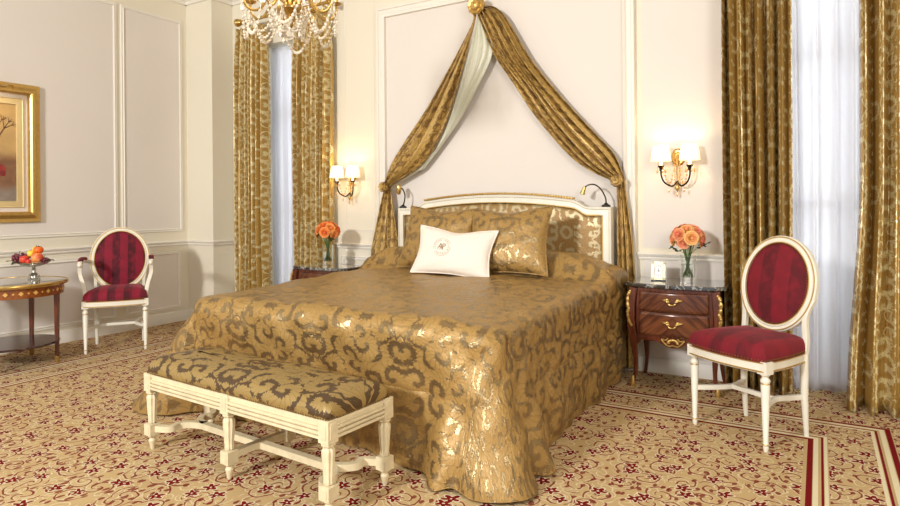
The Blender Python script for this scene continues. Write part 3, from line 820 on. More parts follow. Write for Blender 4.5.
# ------------------------------------------------------------------ nightstands
def serp(w, d, y0=0, bow=.03, ch=.05):
    """plan outline, front towards -y: serpentine front, chamfered corners"""
    o_ = []
    for i in range(25):
        u = -1+2*i/24; o_.append((u*(w/2-ch), -d/2-bow*(cos(u*pi)*.5+.5)+y0+ (0)))
    o_.append((w/2, -d/2+ch)); o_.append((w/2-.005, d/2)); o_.append((-w/2+.005, d/2)); o_.append((-w/2, -d/2+ch))
    return o_
def nightstand(loc, label):
    t = thing('nightstand', label, 'nightstand', loc)
    W, D = .60, .38
    # bombe carcass: plan outline swells with height
    m = MB(); rings = []
    for i in range(15):
        z = .31+.355*i/14; s_ = .5+.5*sin((z-.30)/.37*pi)
        k = .90+.07*s_ - (.04 if z < .33 else 0)
        rings.append([(x*k, y*(k if y < 0 else 1)+.0, z) for x, y in serp(W-.03, D-.02, 0, .02, .04)])
    m.ringgrid(rings); obj('carcass', m, 'wood', t)
    def front(x, z, off):
        s_ = .5+.5*sin((z-.30)/.37*pi); k = .90+.07*s_; u = x/k/(W/2-.015-.04)
        return -(D-.02)/2*k-.02*k*(cos(u*pi)*.5+.5)-off
    for z0, z1 in ((.512, .64), (.352, .505)):
        m = MB(); n = 24; g = {}
        def P(s_, q): x = -.215+.43*s_; z = z0+(z1-z0)*q; return (x, front(x, z, .009), z)
        m.sheet(P, n, 8); dr = obj('drawer', m, 'veneer', t, solid=.012)
        zc = (z0+z1)/2+.005
        h_ = MB(); yf = front(0, zc, .02)
        h_.tube(bez([(-.062, yf, zc+.014), (-.045, yf-.012, zc+.01), (-.028, yf-.018, zc+.004), (-.018, yf-.016, zc-.012), (0, yf-.016, zc-.018), (.018, yf-.016, zc-.012), (.028, yf-.018, zc+.004), (.045, yf-.012, zc+.01), (.062, yf, zc+.014)], 5), [.003+.003*abs(sin(i*.45)) for i in range(41)], 8)
        for s_ in (-1, 1):
            h_.sph((s_*.033, yf+.002, zc+.012), (.012, .006, .010), 8, 6); h_.sph((s_*.052, yf+.003, zc+.013), (.014, .005, .006), 8, 6); h_.sph((s_*.022, yf-.002, zc-.002), (.006, .006, .012), 8, 6)
        obj('handle', h_, 'gilt', dr, label='gilt scrolled handle')
    # apron with scalloped lower edge
    m = MB()
    xs_ = [-.24+.48*i/24 for i in range(25)]
    def zb(x): return .325-.045*math.exp(-(x/.09)**2)-.05*sm(.19, .24, abs(x))
    rings = [[(x, front(x, .33, -.004), zb(x)), (x, front(x, .33, .006), zb(x)), (x, front(x, .33, .006), .352), (x, front(x, .33, -.004), .352)] for x in xs_]
    m.ringgrid(rings); ap = obj('apron', m, 'wood', t)
    m = MB(); yf = front(0, .33, .014)
    for a in range(9):
        an = pi*(a/8); m.sph((.0+.028*cos(an), yf, .315+.018*sin(an)), (.011, .005, .009), 8, 5)
    for s_ in (-1, 1):
        m.tube(bez([(0, yf, .30), (s_*.03, yf, .295), (s_*.055, yf, .315), (s_*.07, yf+.003, .335), (s_*.045, yf, .33), (s_*.03, yf, .345)], 5), .005, 6)
    obj('apron_mount', m, 'gilt', ap, label='gilt leafy mount')
    for sx in (-1, 1):
        for sy in (-1, 1):
            m = MB(); X = sx*(W/2-.045); Yc = sy*(D/2-.03)-(.005 if sy < 0 else 0)
            pts = [(X, Yc, .66), (X+sx*.012, Yc+sy*.006, .55), (X+sx*.016, Yc+sy*.01, .45), (X+sx*.006, Yc+sy*.004, .34), (X-sx*.006, Yc-sy*.004, .22), (X-sx*.008, Yc-sy*.004, .12), (X+sx*.002, Yc+sy*.004, .04), (X+sx*.012, Yc+sy*.010, .0)]
            bp = bez(pts, 5); n = len(bp)
            m.bar(bp, [.052-.03*sm(0, 1, (.45-p.z)/.4) for p in bp], [.052-.03*sm(0, 1, (.45-p.z)/.4) for p in bp], up=(0, 1, 0)); lg = obj('leg', m, 'wood', t, bevel=.006)
            if sy < 0:
                m = MB(); q = bez([(X+sx*.02, Yc-.03, .635), (X+sx*.034, Yc-.034, .58), (X+sx*.028, Yc-.038, .52), (X+sx*.032, Yc-.036, .47), (X+sx*.014, Yc-.03, .41)], 6)
                m.tube(q, [.008+.006*abs(sin(i*.8))*(1-i/len(q)*.5) for i in range(len(q))], 7)
                for i in range(0, len(q), 3): m.sph(q[i]+V((sx*.004*((i//3) % 2*2-1), -.006, 0)), (.009, .006, .011), 7, 5)
                obj('corner_mount', m, 'gilt', lg, label='gilt scroll mount')
                m = MB(); m.lathe([(.017, .0), (.02, .015), (.014, .04), (.010, .07)], 10, Mx.Translation((X+sx*.009, Yc+sy*.008, 0)), sx=1, sy=1); obj('sabot', m, 'gilt', lg, label='gilt foot')
    m = MB(); m.slab(serp(W+.03, D+.03, 0, .024, .055), .666, .692); obj('top', m, 'marble', t, bevel=.006, seg=3, label='dark veined marble top')
    return t
nightstand((-.818, 4.375, 0), 'mahogany two-drawer nightstand with gilt handles, holding the small clock')
nightstand((-3.75, 4.215, 0), 'mahogany nightstand with dark marble top on the far left side of the bed')

# clock
ck = thing('clock', 'small square silver desk clock on the right nightstand', 'clock', (-.945, 4.36, .693), R(4))
m = MB(); m.M = Mx.Rotation(R(-8), 4, 'X'); w, h_ = .092, .128
for a in (((-w/2, -.008, .004), (-w/2+.018, .008, h_)), ((w/2-.018, -.008, .004), (w/2, .008, h_)), ((-w/2, -.008, .004), (w/2, .008, .02)), ((-w/2, -.008, h_-.02), (w/2, .008, h_))): m.span(*a)
obj('frame', m, 'clockframe', ck)
m = MB(); m.M = Mx.Rotation(R(-8), 4, 'X'); m.span((-w/2+.016, -.002, .016), (w/2-.016, .006, h_-.016)); obj('dial', m, 'dial', ck)
m = MB(); m.M = Mx.Rotation(R(-8), 4, 'X')
cz = h_/2+.002
m.lathe([(.0045, 0), (.0045, .002)], 12, Mx.Translation((0, -.002, cz)) @ Mx.Rotation(pi/2, 4, 'X'))
m.tube([(0, -.0035, cz), (0, -.0035, cz+.018)], .0008, 4); m.tube([(0, -.0035, cz), (.012, -.0035, cz-.002)], .0008, 4)
for i in range(12):
    a = i*pi/6; m.box((.024*sin(a), -.0028, cz+.033*cos(a)), (.002, .001, .005 if i % 3 else .007))
obj('hands', m, 'black', ck)
m = MB(); m.span((-w/2, -.02, 0), (w/2, .016, .006)); m.tube([(0, .02, .08), (0, .05, .002)], .003, 6); obj('stand', m, 'black', ck)

# ------------------------------------------------------------------ vases and roses
def vase(loc, label):
    t = thing('vase', label, 'vase', loc)
    m = MB(); r0, r1 = .046, .050
    prof = [(.001, 0), (r0, 0), (r1, .18), (r1-.004, .18), (r0-.004, .032), (.001, .03)]
    m.lathe(prof, 32, cap=False); obj('vessel', m, 'glass', t)
    m = MB(); m.lathe([(.001, .033), (r0-.006, .033), (r0-.005, .12), (.001, .12)], 32, cap=False); obj('water', m, 'glass', t)
    return t
def rose_proto(mat, label, group):
    t = thing('rose', label, 'rose', (0, 0, 0), 0, group)
    m = MB(); R0 = .036
    m.sph((0, 0, -.008), (R0*.36, R0*.36, R0*.5), 10, 8)
    for ring, (n, rr, tilt, hgt, wd) in enumerate(((3, .007, .0, .030, .018), (4, .014, .12, .034, .024), (5, .021, .35, .036, .030), (6, .028, .75, .034, .036), (6, .032, 1.1, .028, .04))):
        for k in range(n):
            a = 2*pi*k/n+ring*.7
            def P(s_, q):
                u = (s_-.5)*2; hh = q*hgt; rad = rr*(.35+.65*sin(min(1, q*1.2)*pi/2))+tilt*.014*q*q
                ang = a+u*wd/rr*.55*(1-.25*q*q)/1.2
                ang = a+max(-1.3, min(1.3, u*wd/max(.012, rr)*.6))
                return ((rad-.003*u*u+.004*q*q*tilt)*cos(ang), (rad-.003*u*u+.004*q*q*tilt)*sin(ang), -.018+hh*(1-.12*u*u)-tilt*.012*q*q)
            m.sheet(P, 5, 5)
    obj('blossom', m, mat, t)
    return t
def bouquet(base, mats, seed, hgt, rad, n, labels, group, leaves=7):
    """base: table point of the vase; roses form a dome above the rim"""
    rnd = random.Random(seed); protos = {}
    c0 = V(base)+V((0, 0, hgt))
    for i in range(n):
        f_ = (i+.5)/n; ph = i*2.39996; po = math.acos(1-f_*1.35)                    # spread over a dome
        d = V((sin(po)*cos(ph), sin(po)*sin(ph), cos(po)*.85))
        p = c0+d*rad
        mt_ = mats[i % len(mats)]
        if mt_ not in protos:
            protos[mt_] = rose_proto(mt_, labels[mt_], group+' ('+mt_.split('_')[1]+')'); t = protos[mt_]
        else:                                                # copy the thing and its blossom
            t = protos[mt_].copy(); col.objects.link(t)
            bl = [c for c in protos[mt_].children if c.name.startswith('blossom')][0].copy(); col.objects.link(bl); bl.parent = t
        t.location = p
        q = d.to_track_quat('Z', 'X').to_euler(); t.rotation_euler = q
        s0 = rnd.uniform(.80, .95); t.scale = (s0, s0, s0)
        # own stem running into the vase, in the rose's local frame
        inv = (Mx.Translation(p) @ q.to_matrix().to_4x4() @ Mx.Scale(s0, 4)).inverted()
        foot = V(base)+V((.022*cos(ph+2.6), .022*sin(ph+2.6), .036)); neck = V(base)+V((.018*cos(ph), .018*sin(ph), .175))
        m = MB(); m.tube([inv @ x for x in bez([p-d*.012, p-d*.04*1.0, neck, foot], 5)], .0026, 6)
        obj('stem', m, 'stem', t)
        for k in range(2):
            a = ph+k*2+1; m = MB()
            b0 = p-d*.03+V((.012*cos(a), .012*sin(a), -.012)); tip = b0+V((cos(a)*.03, sin(a)*.03, -.012))
            sd = V((-sin(a), cos(a), 0))*.013
            def P(s_, q2): w_ = sin(pi*min(1, max(0, s_)))**.8; return inv @ (b0.lerp(tip, s_)+sd*(q2-.5)*2*w_+V((0, 0, .006*(1-abs(q2-.5)*2))))
            m.sheet(P, 6, 2); obj('leaf', m, 'leaf', t, solid=.0008)
VR = (-.755, 4.36, .693); VL = (-3.79, 4.22, .693)
vase(VR, 'clear glass vase of peach and coral roses on the right nightstand')
vase(VL, 'clear glass vase of orange roses on the left nightstand')
bouquet(VR, ['rose_peach', 'rose_pink'], 3, .29, .10, 16, {'rose_peach': 'peach yellow centred rose in the glass vase beside the clock', 'rose_pink': 'coral pink rose in the glass vase beside the clock'}, 'roses in the right vase')
bouquet(VL, ['rose_orange', 'rose_amber'], 5, .29, .10, 15, {'rose_orange': 'deep orange rose in the vase on the far left nightstand', 'rose_amber': 'lighter amber rose in the vase on the far left nightstand'}, 'roses in the left vase')
def sprig(base, dx, dy, dz, label):
    t = thing('leafy_sprig', label, 'foliage', base)
    m = MB(); pts = bez([(0, 0, .04), (dx*.15, dy*.15, .18), (dx*.6, dy*.6, dz*.9), (dx, dy, dz)], 5); m.tube(pts, .0018, 5); obj('stem', m, 'stem', t)
    for i in range(9, len(pts), 1):
        p = pts[i]; a = i*2.1; m = MB(); tip = p+V((cos(a)*.022, sin(a)*.022, .010*sin(i*3))); sd = V((-sin(a), cos(a), .3))*.014
        m.sheet(lambda s_, q2: p.lerp(tip, s_)+sd*(q2-.5)*2*sin(pi*s_)+V((0, 0, .004*(1-abs(q2-.5)*2))), 5, 2); obj('leaf', m, 'leaf', t, solid=.0008)
sprig(VR, .125, -.02, .262, 'dark leafy sprig reaching out right of the peach roses')
sprig(VR, -.10, -.05, .235, 'dark leafy sprig drooping left of the peach roses')
sprig(VL, .10, -.04, .25, 'dark leafy sprig among the orange roses in the far vase')

# ------------------------------------------------------------------ chairs
def chair(loc, rz, label, armed, vel, wscale=1.0):
    t = thing('armchair' if armed else 'side_chair', label, 'armchair' if armed else 'chair', loc, rz)
    fw, rw, fy, ry = .216*wscale, .18*wscale, -.195, (.19 if armed else .16)
    SZ = .385
    def seat_outline(grow=0, n=14):
        o_ = []
        def w_at(y): u = (y-fy)/(ry-fy); return fw+(rw-fw)*u
        F = fy-.02-grow; B = ry+.01+grow
        for i in range(n+1): u = -1+2*i/n; o_.append((u*(fw+.016+grow), F-.03*(1-u*u)))
        for i in range(1, n): q = i/n; o_.append(((fw+.016+grow)+((rw+.006+grow)-(fw+.016+grow))*q+.012*sin(pi*q), F+(B-F)*q))
        for i in range(n+1): u = 1-2*i/n; o_.append((u*(rw+.006+grow), B))
        for i in range(1, n): q = 1-i/n; o_.append((-((fw+.016+grow)+((rw+.006+grow)-(fw+.016+grow))*q+.012*sin(pi*q)), F+(B-F)*q))
        return o_
    so = seat_outline()
    m = MB(); c = V((0, 0, 0)); n = len(so)
    inn_ = [(x*.86, y*.86) for x, y in so]
    rings = [[(x, y, SZ) for x, y in so], [(x, y, SZ+.055) for x, y in so], [(x, y, SZ+.055) for x, y in inn_], [(x, y, SZ) for x, y in inn_], [(x, y, SZ) for x, y in so]]
    m.ringgrid(rings, True, False); bmesh.ops.remove_doubles(m.bm, verts=m.bm.verts, dist=1e-5); sf = obj('seat_frame', m, 'cream', t, bevel=.003)
    m = MB()
    for dz, rr_ in ((.008, .004), (.05, .0035)): m.tube([(x*1.006, y*1.006, SZ+dz) for x, y in so+so[:1]], rr_, 6)
    obj('gilt_bead', m, 'gilt', sf)
    # cushion with domed top
    m = MB(); rings = []; uvr = []
    for k, z in ((1.0, 0), (1.008, .02), (.995, .04), (.96, .058), (.90, .07), (.78, .08), (.6, .087), (.4, .091), (.2, .093), (.03, .094)):
        rings.append([(x*k, y*k, SZ+.052+z*1.12) for x, y in so]); uvr.append([(x*k, y*k+.03) for x, y in so])
    m.ringgrid(rings, True, True, uvr); obj('seat', m, vel, t)
    m = MB()
    pts = so; per = 0
    for i in range(n):
        a, b_ = V((*so[i], 0)), V((*so[(i+1) % n], 0)); k = max(1, round((b_-a).length/.014))
        for j in range(k): p = a.lerp(b_, j/k)*1.01; m.sph((p.x, p.y, SZ+.063), .0042, 6, 4)
    obj('nailhead_trim', m, 'antique_brass', sf)
    # legs
    for sx in (-1, 1):
        m = MB(); px_, py_ = sx*fw, fy
        m.box((px_, py_, SZ+.026), (.052, .052, .062))
        obj_ = m; m.lathe([(.016, SZ-.002), (.022, SZ-.010), (.014, SZ-.02), (.023, SZ-.034), (.023, SZ-.044), (.018, SZ-.052), (.0215, SZ-.06), (.012, .045), (.015, .04), (.015, .032), (.011, .028), (.013, .02), (.009, 0)], 18, Mx.Translation((px_, py_, 0)), ripple=.03, rn=9)
        lg = obj('leg', m, 'cream', t)
        m = MB()
        for z, r_ in ((SZ-.052, .020), (.036, .0158)): m.lathe([(r_, z-.003), (r_+.0012, z), (r_, z+.003)], 18, Mx.Translation((px_, py_, 0)))
        obj('gilt_ring', m, 'gilt', lg)
        # back leg, splayed
        m = MB(); px_ = sx*rw
        m.tube([(px_, ry, SZ+.05), (px_, ry, SZ-.02), (px_, ry, .2), (px_, ry+.01, .05), (px_, ry+.014, 0)], [.021, .021, .018, .013, .012], 14); obj('leg', m, 'cream', t)
    # stretchers
    m = MB(); zs = .205
    for sx in (-1, 1):
        m.bar(bez([(sx*fw, fy, zs), (sx*(fw-.05), fy+.09, zs), (sx*(fw-.085), 0, zs), (sx*(rw-.03), ry-.08, zs), (sx*rw, ry+.012, zs)], 5), .022, .026)
    m.bar([(-(fw-.085), 0, zs), (fw-.085, 0, zs)], .022, .024)
    obj('stretcher', m, 'cream', t, bevel=.003)
    # oval back, raked
    tl = R(11); c0 = V((0, ry+.048, .755 if armed else .775)); up = V((0, sin(tl), cos(tl))); nm = V((0, -cos(tl), sin(tl)))
    ow, oh = (.245, .290) if armed else (.224, .264)
    def BP(u, w, d): return c0+V((u, 0, 0))+up*w+nm*d
    m = MB(); N2 = 72; rings = []
    for i in range(N2):
        a = 2*pi*i/N2; ca, sa = cos(a), sin(a)
        sh = 1+.0*sa
        rings.append([BP(ca*(ow-q), sa*(oh-q), d) for q, d in ((0, -.014), (0, .010), (.007, .018), (.014, .012), (.024, .012), (.031, .020), (.040, .016), (.042, -.014))])
    rings.append(rings[0]); m.ringgrid(rings, True, False); bmesh.ops.remove_doubles(m.bm, verts=m.bm.verts, dist=1e-5); bf = obj('back_frame', m, 'cream', t)
    m = MB(); m.tube([BP(cos(2*pi*i/N2)*(ow-.009), sin(2*pi*i/N2)*(oh-.009), .017) for i in range(N2+1)], .0035, 6)
    m.tube([BP(cos(2*pi*i/N2)*(ow-.038), sin(2*pi*i/N2)*(oh-.038), .018) for i in range(N2+1)], .003, 6); obj('gilt_bead', m, 'gilt', bf)
    m = MB()
    for i in range(96): a = 2*pi*i/96; m.sph(BP(cos(a)*(ow-.045), sin(a)*(oh-.045), .021), .0036, 6, 4)
    obj('nailhead_trim', m, 'antique_brass', bf)
    for sgn, nm_ in ((1, 'backrest'), (-1, 'back_cover')):
        m = MB(); rings = []; uvr = []
        for k in (1, .97, .9, .8, .65, .5, .35, .2, .05):
            dd = sgn*(.012+.026*(1-k**2.2)) if sgn > 0 else -.010-.01*(1-k*k)
            rings.append([BP(cos(2*pi*i/48)*(ow-.040)*k, sin(2*pi*i/48)*(oh-.040)*k, dd) for i in range(48)]); uvr.append([(cos(2*pi*i/48)*(ow-.04)*k, sin(2*pi*i/48)*(oh-.04)*k) for i in range(48)])
        m.ringgrid(rings, True, True, uvr); obj(nm_, m, vel, t)
    for sx in (-1, 1):
        m = MB(); m.bar(bez([(sx*rw, ry, SZ+.03), (sx*(rw+.004), ry+.012, SZ+.10), (sx*(ow-.045), ry+.018, .62), BP(sx*(ow-.014), -.06, -.004)], 6), .026, .03, up=(0, 1, 0)); obj('back_post', m, 'cream', t, bevel=.004)
    if armed:
        for sx in (-1, 1):
            m = MB(); e = BP(sx*(ow-.01), -.02, 0)
            m.bar(bez([e, (sx*(ow+.02), e.y-.10, .755), (sx*(fw+.04), -.05, .765), (sx*(fw+.045), fy+.06, .755), (sx*(fw+.042), fy+.035, .725)], 6), .034, .026)
            m.sph((sx*(fw+.043), fy+.045, .742), (.022, .03, .024), 12, 8)
            ar = obj('arm', m, 'cream', t, bevel=.004)
            m = MB(); m.bar(bez([(sx*(fw+.042), fy+.05, .735), (sx*(fw+.045), fy+.075, .66), (sx*(fw+.015), fy+.06, .55), (sx*fw, fy+.015, SZ+.05), (sx*fw, fy, SZ+.02)], 6), .03, .03, up=(0, 1, 0)); obj('arm_support', m, 'cream', t, bevel=.005)
            m = MB(); m.bar(bez([(sx*(fw+.032), .07, .778), (sx*(fw+.04), 0, .785), (sx*(fw+.044), -.07, .783), (sx*(fw+.045), -.13, .77)], 4), .04, .028); obj('arm_pad', m, vel, ar, bevel=.011, seg=3)
    return t
chair((-.310, 3.675, 0), R(-32.5), 'ivory side chair with round burgundy velvet back before the gold curtain', False, 'velvet')
chair((-5.285, 3.18, 0), R(53.9), 'ivory armchair with striped burgundy oval back by the left wall', True, 'velvet_stripe', 1.04)

# ------------------------------------------------------------------ bench
bn = thing('bench', 'long ivory six-legged bench with gold damask seat at the foot of the bed', 'bench', (-2.268, 2.045, 0), R(-3.8))
BW, BD = 1.25, .335
m = MB()
hw, hd = BW/2, BD/2
for sy in (-1, 1):
    m.span((-hw, sy*hd-.016, .305), (hw, sy*hd+.016, .385))
    for z in (.318, .336, .354): m.bar([(-hw, sy*(hd+.021), z), (hw, sy*(hd+.021), z)], .016, .010)
    m.bar([(-hw, sy*(hd+.018), .378), (hw, sy*(hd+.018), .378)], .008, .012)
for sx in (-1, 1):
    m.span((sx*hw-.016, -hd, .305), (sx*hw+.016, hd, .385))
    for z in (.318, .336, .354): m.bar([(sx*(hw+.021), -hd, z), (sx*(hw+.021), hd, z)], .016, .010)
    m.bar([(sx*(hw+.018), -hd, .378), (sx*(hw+.018), hd, .378)], .008, .012)
obj('seat_frame', m, 'cream_old', bn)
m = MB(); rings = []; uvr = []
def rrect(w, d, r_, n=8):
    o_ = []
    for cx1, cy1, a0 in ((w-r_, d-r_, 0), (-w+r_, d-r_, pi/2), (-w+r_, -d+r_, pi), (w-r_, -d+r_, 1.5*pi)):
        for i in range(n+1): a = a0+pi/2*i/n; o_.append((cx1+r_*cos(a), cy1+r_*sin(a)))
    return o_
for ins, z in ((0.0, .384), (-.006, .40), (-.004, .42), (.008, .442), (.028, .458), (.06, .468), (.10, .474), (.16, .477)):
    o_ = rrect(hw+.016-ins, hd+.016-ins, .03)
    # subdivide long sides by sampling
    full = []
    for i in range(len(o_)):
        a, b_ = V(o_[i]), V(o_[(i+1) % len(o_)]); k = 24 if i in (8, 26) else (8 if i in (17, 35) else 1)
        for j in range(k): full.append(a.lerp(b_, j/k))
    rings.append([(p.x, p.y, z+.003*sin(p.x*9)*(z > .44)) for p in full]); uvr.append([(p.x+(z-.384)*(1 if p.x > 0 else -1)*.0, p.y-(.474-z)*1.0*(1 if p.y > 0 else -1)*-1) for p in full])
m.ringgrid(rings, True, True, uvr); obj('seat_cushion', m, 'bench_cloth', bn)
m = MB(); o_ = rrect(hw+.018, hd+.018, .012, 2)
for i in range(len(o_)):
    a, b_ = V(o_[i]), V(o_[(i+1) % len(o_)]); k = max(1, round((b_-a).length/.014))
    for j in range(k): p = a.lerp(b_, j/k); m.sph((p.x, p.y, .389), .0045, 6, 4)
obj('nailhead_trim', m, 'antique_brass', bn)
for sx in (-1, 0, 1):
    for sy in (-1, 1):
        m = MB(); X, Y_ = sx*hw, sy*hd
        m.box((X, Y_, .342), (.056, .056, .09)); m.box((X, Y_+sy*.029, .345), (.034, .004, .062)); 
        if sx: m.box((X+sx*.029, Y_, .345), (.004, .034, .062))
        m.lathe([(.018, .298), (.026, .292), (.026, .285), (.017, .278), (.024, .268), (.025, .258), (.018, .15), (.02, .142), (.016, .132)], 48, Mx.Translation((X, Y_, 0)), ripple=.10, rn=8)
        m.box((X, Y_, .102), (.056, .056, .058)); m.box((X, Y_+sy*.029, .102), (.034, .004, .036))
        m.lathe([(.018, .074), (.021, .066), (.012, .058), (.019, .046), (.011, .012), (.008, 0)], 16, Mx.Translation((X, Y_, 0)))
        obj('leg', m, 'cream_old', bn, bevel=.002)
m = MB(); zs = .105
m.bar([(-hw+.17, 0, zs), (hw-.17, 0, zs)], .034, .030)
for sx in (-1, 1):
    for sy in (-1, 1):
        m.bar(bez([(sx*(hw-.19), 0, zs), (sx*(hw-.12), sy*.022, zs), (sx*(hw-.075), sy*.07, zs), (sx*(hw-.085), sy*.12, zs), (sx*(hw-.02), sy*(hd-.01), zs)], 6), .030, .030)
for sy in (-1, 1):
    m.bar([(0, 0, zs), (0, sy*.06, zs+.002), (0, sy*(hd-.02), zs)], .034, .030)
obj('stretcher', m, 'cream_old', bn, bevel=.004)

# ------------------------------------------------------------------ round inlaid table with fruit
TC = (-5.43, 2.425)
tb = thing('side_table', 'round mahogany side table with brass rim and diamond inlay by the left wall', 'table', (TC[0], TC[1], 0))
RT = .366
m = MB(); m.lathe([(RT-.012, .626), (RT-.012, .648)], 72); obj('top', m, 'tabletop', tb, label='glossy glass covered top')
m = MB(); 
rings = []
for i in range(73):
    a = 2*pi*i/72; rings.append([((RT+q)*cos(a), (RT+q)*sin(a), .622+z) for q, z in ((-.014, 0), (0, 0), (.004, .008), (.004, .022), (0, .029), (-.014, .029))])
m.ringgrid(rings, True, False); obj('brass_rim', m, 'brass', tb)
m = MB(); rings = []
for i in range(73):
    a = 2*pi*i/72; rings.append([(q*cos(a), q*sin(a), z) for q, z in ((RT-.05, .545), (RT-.03, .545), (RT-.03, .623), (RT-.05, .623))])
m.ringgrid(rings, True, False); ap = obj('apron', m, 'inlaywood', tb)
m = MB()
for i in range(44):
    a = 2*pi*i/44; s_ = .019 if i % 2 == 0 else .009
    mt_ = Mx.Rotation(a, 4, 'Z') @ Mx.Translation((RT-.029, 0, .583)) @ Mx.Rotation(pi/4, 4, 'X')
    m.box((0, 0, 0), (.003, s_*1.25, s_*1.25), rot=mt_)
obj('diamond_inlay', m, 'inlay', ap)
for k in range(4):
    a = R(45+90*k-2.5); X, Y_ = .305*cos(a), .305*sin(a)
    m = MB(); m.box((X, Y_, .335), (.036, .036, .58), rot=Mx.Rotation(a, 4, 'Z'), taper=.66); lg = obj('leg', m, 'wood', tb, bevel=.003)
    m = MB(); m.box((X, Y_, .024), (.028, .028, .048), rot=Mx.Rotation(a, 4, 'Z'), taper=.85); obj('brass_foot', m, 'brass', lg)
m = MB(); m.lathe([(.27, .152), (.305, .155), (.31, .163), (.305, .172), (.27, .172)], 64); obj('shelf', m, 'darkwood', tb)

FB = V((-5.435, 2.575, .651))
cp_ = thing('fruit_stand', 'silver footed fruit stand heaped with fruit on the round side table', 'fruit stand', FB)
m = MB(); m.lathe([(.045, 0), (.047, .008), (.04, .012), (.042, .03), (.03, .045), (.016, .055), (.012, .07), (.017, .08), (.011, .09), (.016, .10)], 32); obj('foot', m, 'silver', cp_)
m = MB(); m.lathe([(.012, .098), (.05, .104), (.09, .118), (.115, .135), (.112, .137), (.088, .122), (.05, .109), (.008, .104)], 40, cap=False); obj('bowl', m, 'silver', cp_)
rc = V((.859, .511, 0)); fc_ = V((-.511, .859, 0))        # right and away as seen from the room's middle
def FP(u, z, d=0): return FB+rc*u+fc_*d+V((0, 0, z))
def fruit_(name, label, mat, p, r_, sy=1, stem=True, calyx=False):
    t = thing(name, label, name.replace('_', ' '), p)
    m = MB(); m.lathe([(.002, -r_*.86*sy), (r_*.5, -r_*.92*sy), (r_*.86, -r_*.6*sy), (r_, 0), (r_*.9, r_*.5*sy), (r_*.55, r_*.86*sy), (r_*.2, r_*.85*sy), (.003, r_*.72*sy)], 24)
    obj('body', m, mat, t, sub=1)
    m = MB(); m.tube([(0, 0, r_*.7*sy), (.002, 0, r_*1.1*sy)], .0022, 6); obj('stem', m, 'darkwood', t)
    if calyx:
        for k in range(4):
            a = k*pi/2; m = MB(); m.sheet(lambda s_, q: (cos(a)*s_*r_*.6-sin(a)*(q-.5)*r_*.6*sin(pi*(s_*.8+.15)), sin(a)*s_*r_*.6+cos(a)*(q-.5)*r_*.6*sin(pi*(s_*.8+.15)), r_*.93*sy-s_*r_*.12), 4, 2); obj('leaf', m, 'darkwood', t, solid=.001)
    return t
fruit_('persimmon', 'bright orange persimmon topping the fruit heap', 'persimmon', FP(.045, .235, -.01), .038, .85, calyx=True)
fruit_('peach', 'large pinkish peach below the persimmon', 'peach', FP(.058, .177, -.045), .045, .95)
fruit_('apple', 'small red apple in front of the silver bowl centre', 'apple', FP(-.035, .165, -.06), .037, .9)
fruit_('apple', 'little red fruit at the bowl rim between apple and peach', 'apple', FP(.012, .150, -.082), .022, .9)
fruit_('pear', 'yellow pear on top, left of the persimmon', 'lemon', FP(.0, .232, .03), .03, 1.2)
fruit_('pear', 'yellow pear lying just above the red apple', 'lemon', FP(-.012, .208, -.015), .03, .95)
def bunch(label, c, n, seed, sx_, sz_):
    t = thing('grape_bunch', label, 'grapes', c); rnd = random.Random(seed)
    pts = []
    tries = 0
    while len(pts) < n and tries < 4000:
        tries += 1
        p = V((rnd.uniform(-1, 1), rnd.uniform(-1, 1), rnd.uniform(-1, 1)))
        if p.length > 1: continue
        p = rc*p.x*sx_+fc_*p.y*.04+V((0, 0, p.z*sz_))
        if all((p-q).length > .019 for q in pts): pts.append(p)
    m = MB(); m.sph((0, 0, 0), .0125, 12, 8); g0 = obj('grape', m, 'grape', t, loc=pts[0])
    for p in pts[1:]: g = g0.copy(); col.objects.link(g); g.parent = t; g.location = p
    m = MB(); m.tube([(0, 0, -.03), (0, 0, sz_+.012), (.01, 0, sz_+.022)], .002, 5); obj('stem', m, 'stem', t)
bunch('dark red grape bunch hanging over the left side of the bowl', FP(-.10, .168, -.02), 30, 1, .055, .042)
bunch('dark red grapes between the yellow pears and the apple', FP(-.035, .195, .0), 12, 2, .035, .02)
bunch('small dark grapes at the right end of the fruit bowl', FP(.10, .155, -.02), 12, 3, .035, .022)
def leafp(label, p, d, ln):
    p = V(p); d = V(d).normalized(); sd = d.cross(V((0, 0, 1))).normalized()
    t = thing('fruit_leaf', label, 'leaf', p)
    m = MB(); m.sheet(lambda s_, q: d*s_*ln+sd*(q-.5)*.05*sin(pi*min(.98, s_*.9+.08))+V((0, 0, .012*sin(pi*s_)+.006*abs(q-.5))), 10, 4); obj('blade', m, 'leaf', t, solid=.001)
    m = MB(); m.tube([(0, 0, -.002), d*ln*.9+V((0, 0, .004))], .0012, 5); obj('midrib', m, 'stem', t)
leafp('green leaf sticking out at the right of the fruit', FP(.10, .137, -.04), rc+V((0, 0, .15)), .095)
leafp('green leaf sticking out at the left under the grapes', FP(-.10, .140, -.05), -rc+V((0, 0, .05)), .09)
leafp('green leaf over the front rim under the apple', FP(-.06, .138, -.09), -fc_-rc*.3-V((0, 0, .2)), .06)

# ------------------------------------------------------------------ picture and picture light
py0, py1, pz0, pz1 = 1.56, 2.752, 1.192, 2.198
pc = thing('framed_painting', 'gilt framed painting of a bare tree and red car on the left wall', 'painting', (XL, (py0+py1)/2, (pz0+pz1)/2), pi/2)
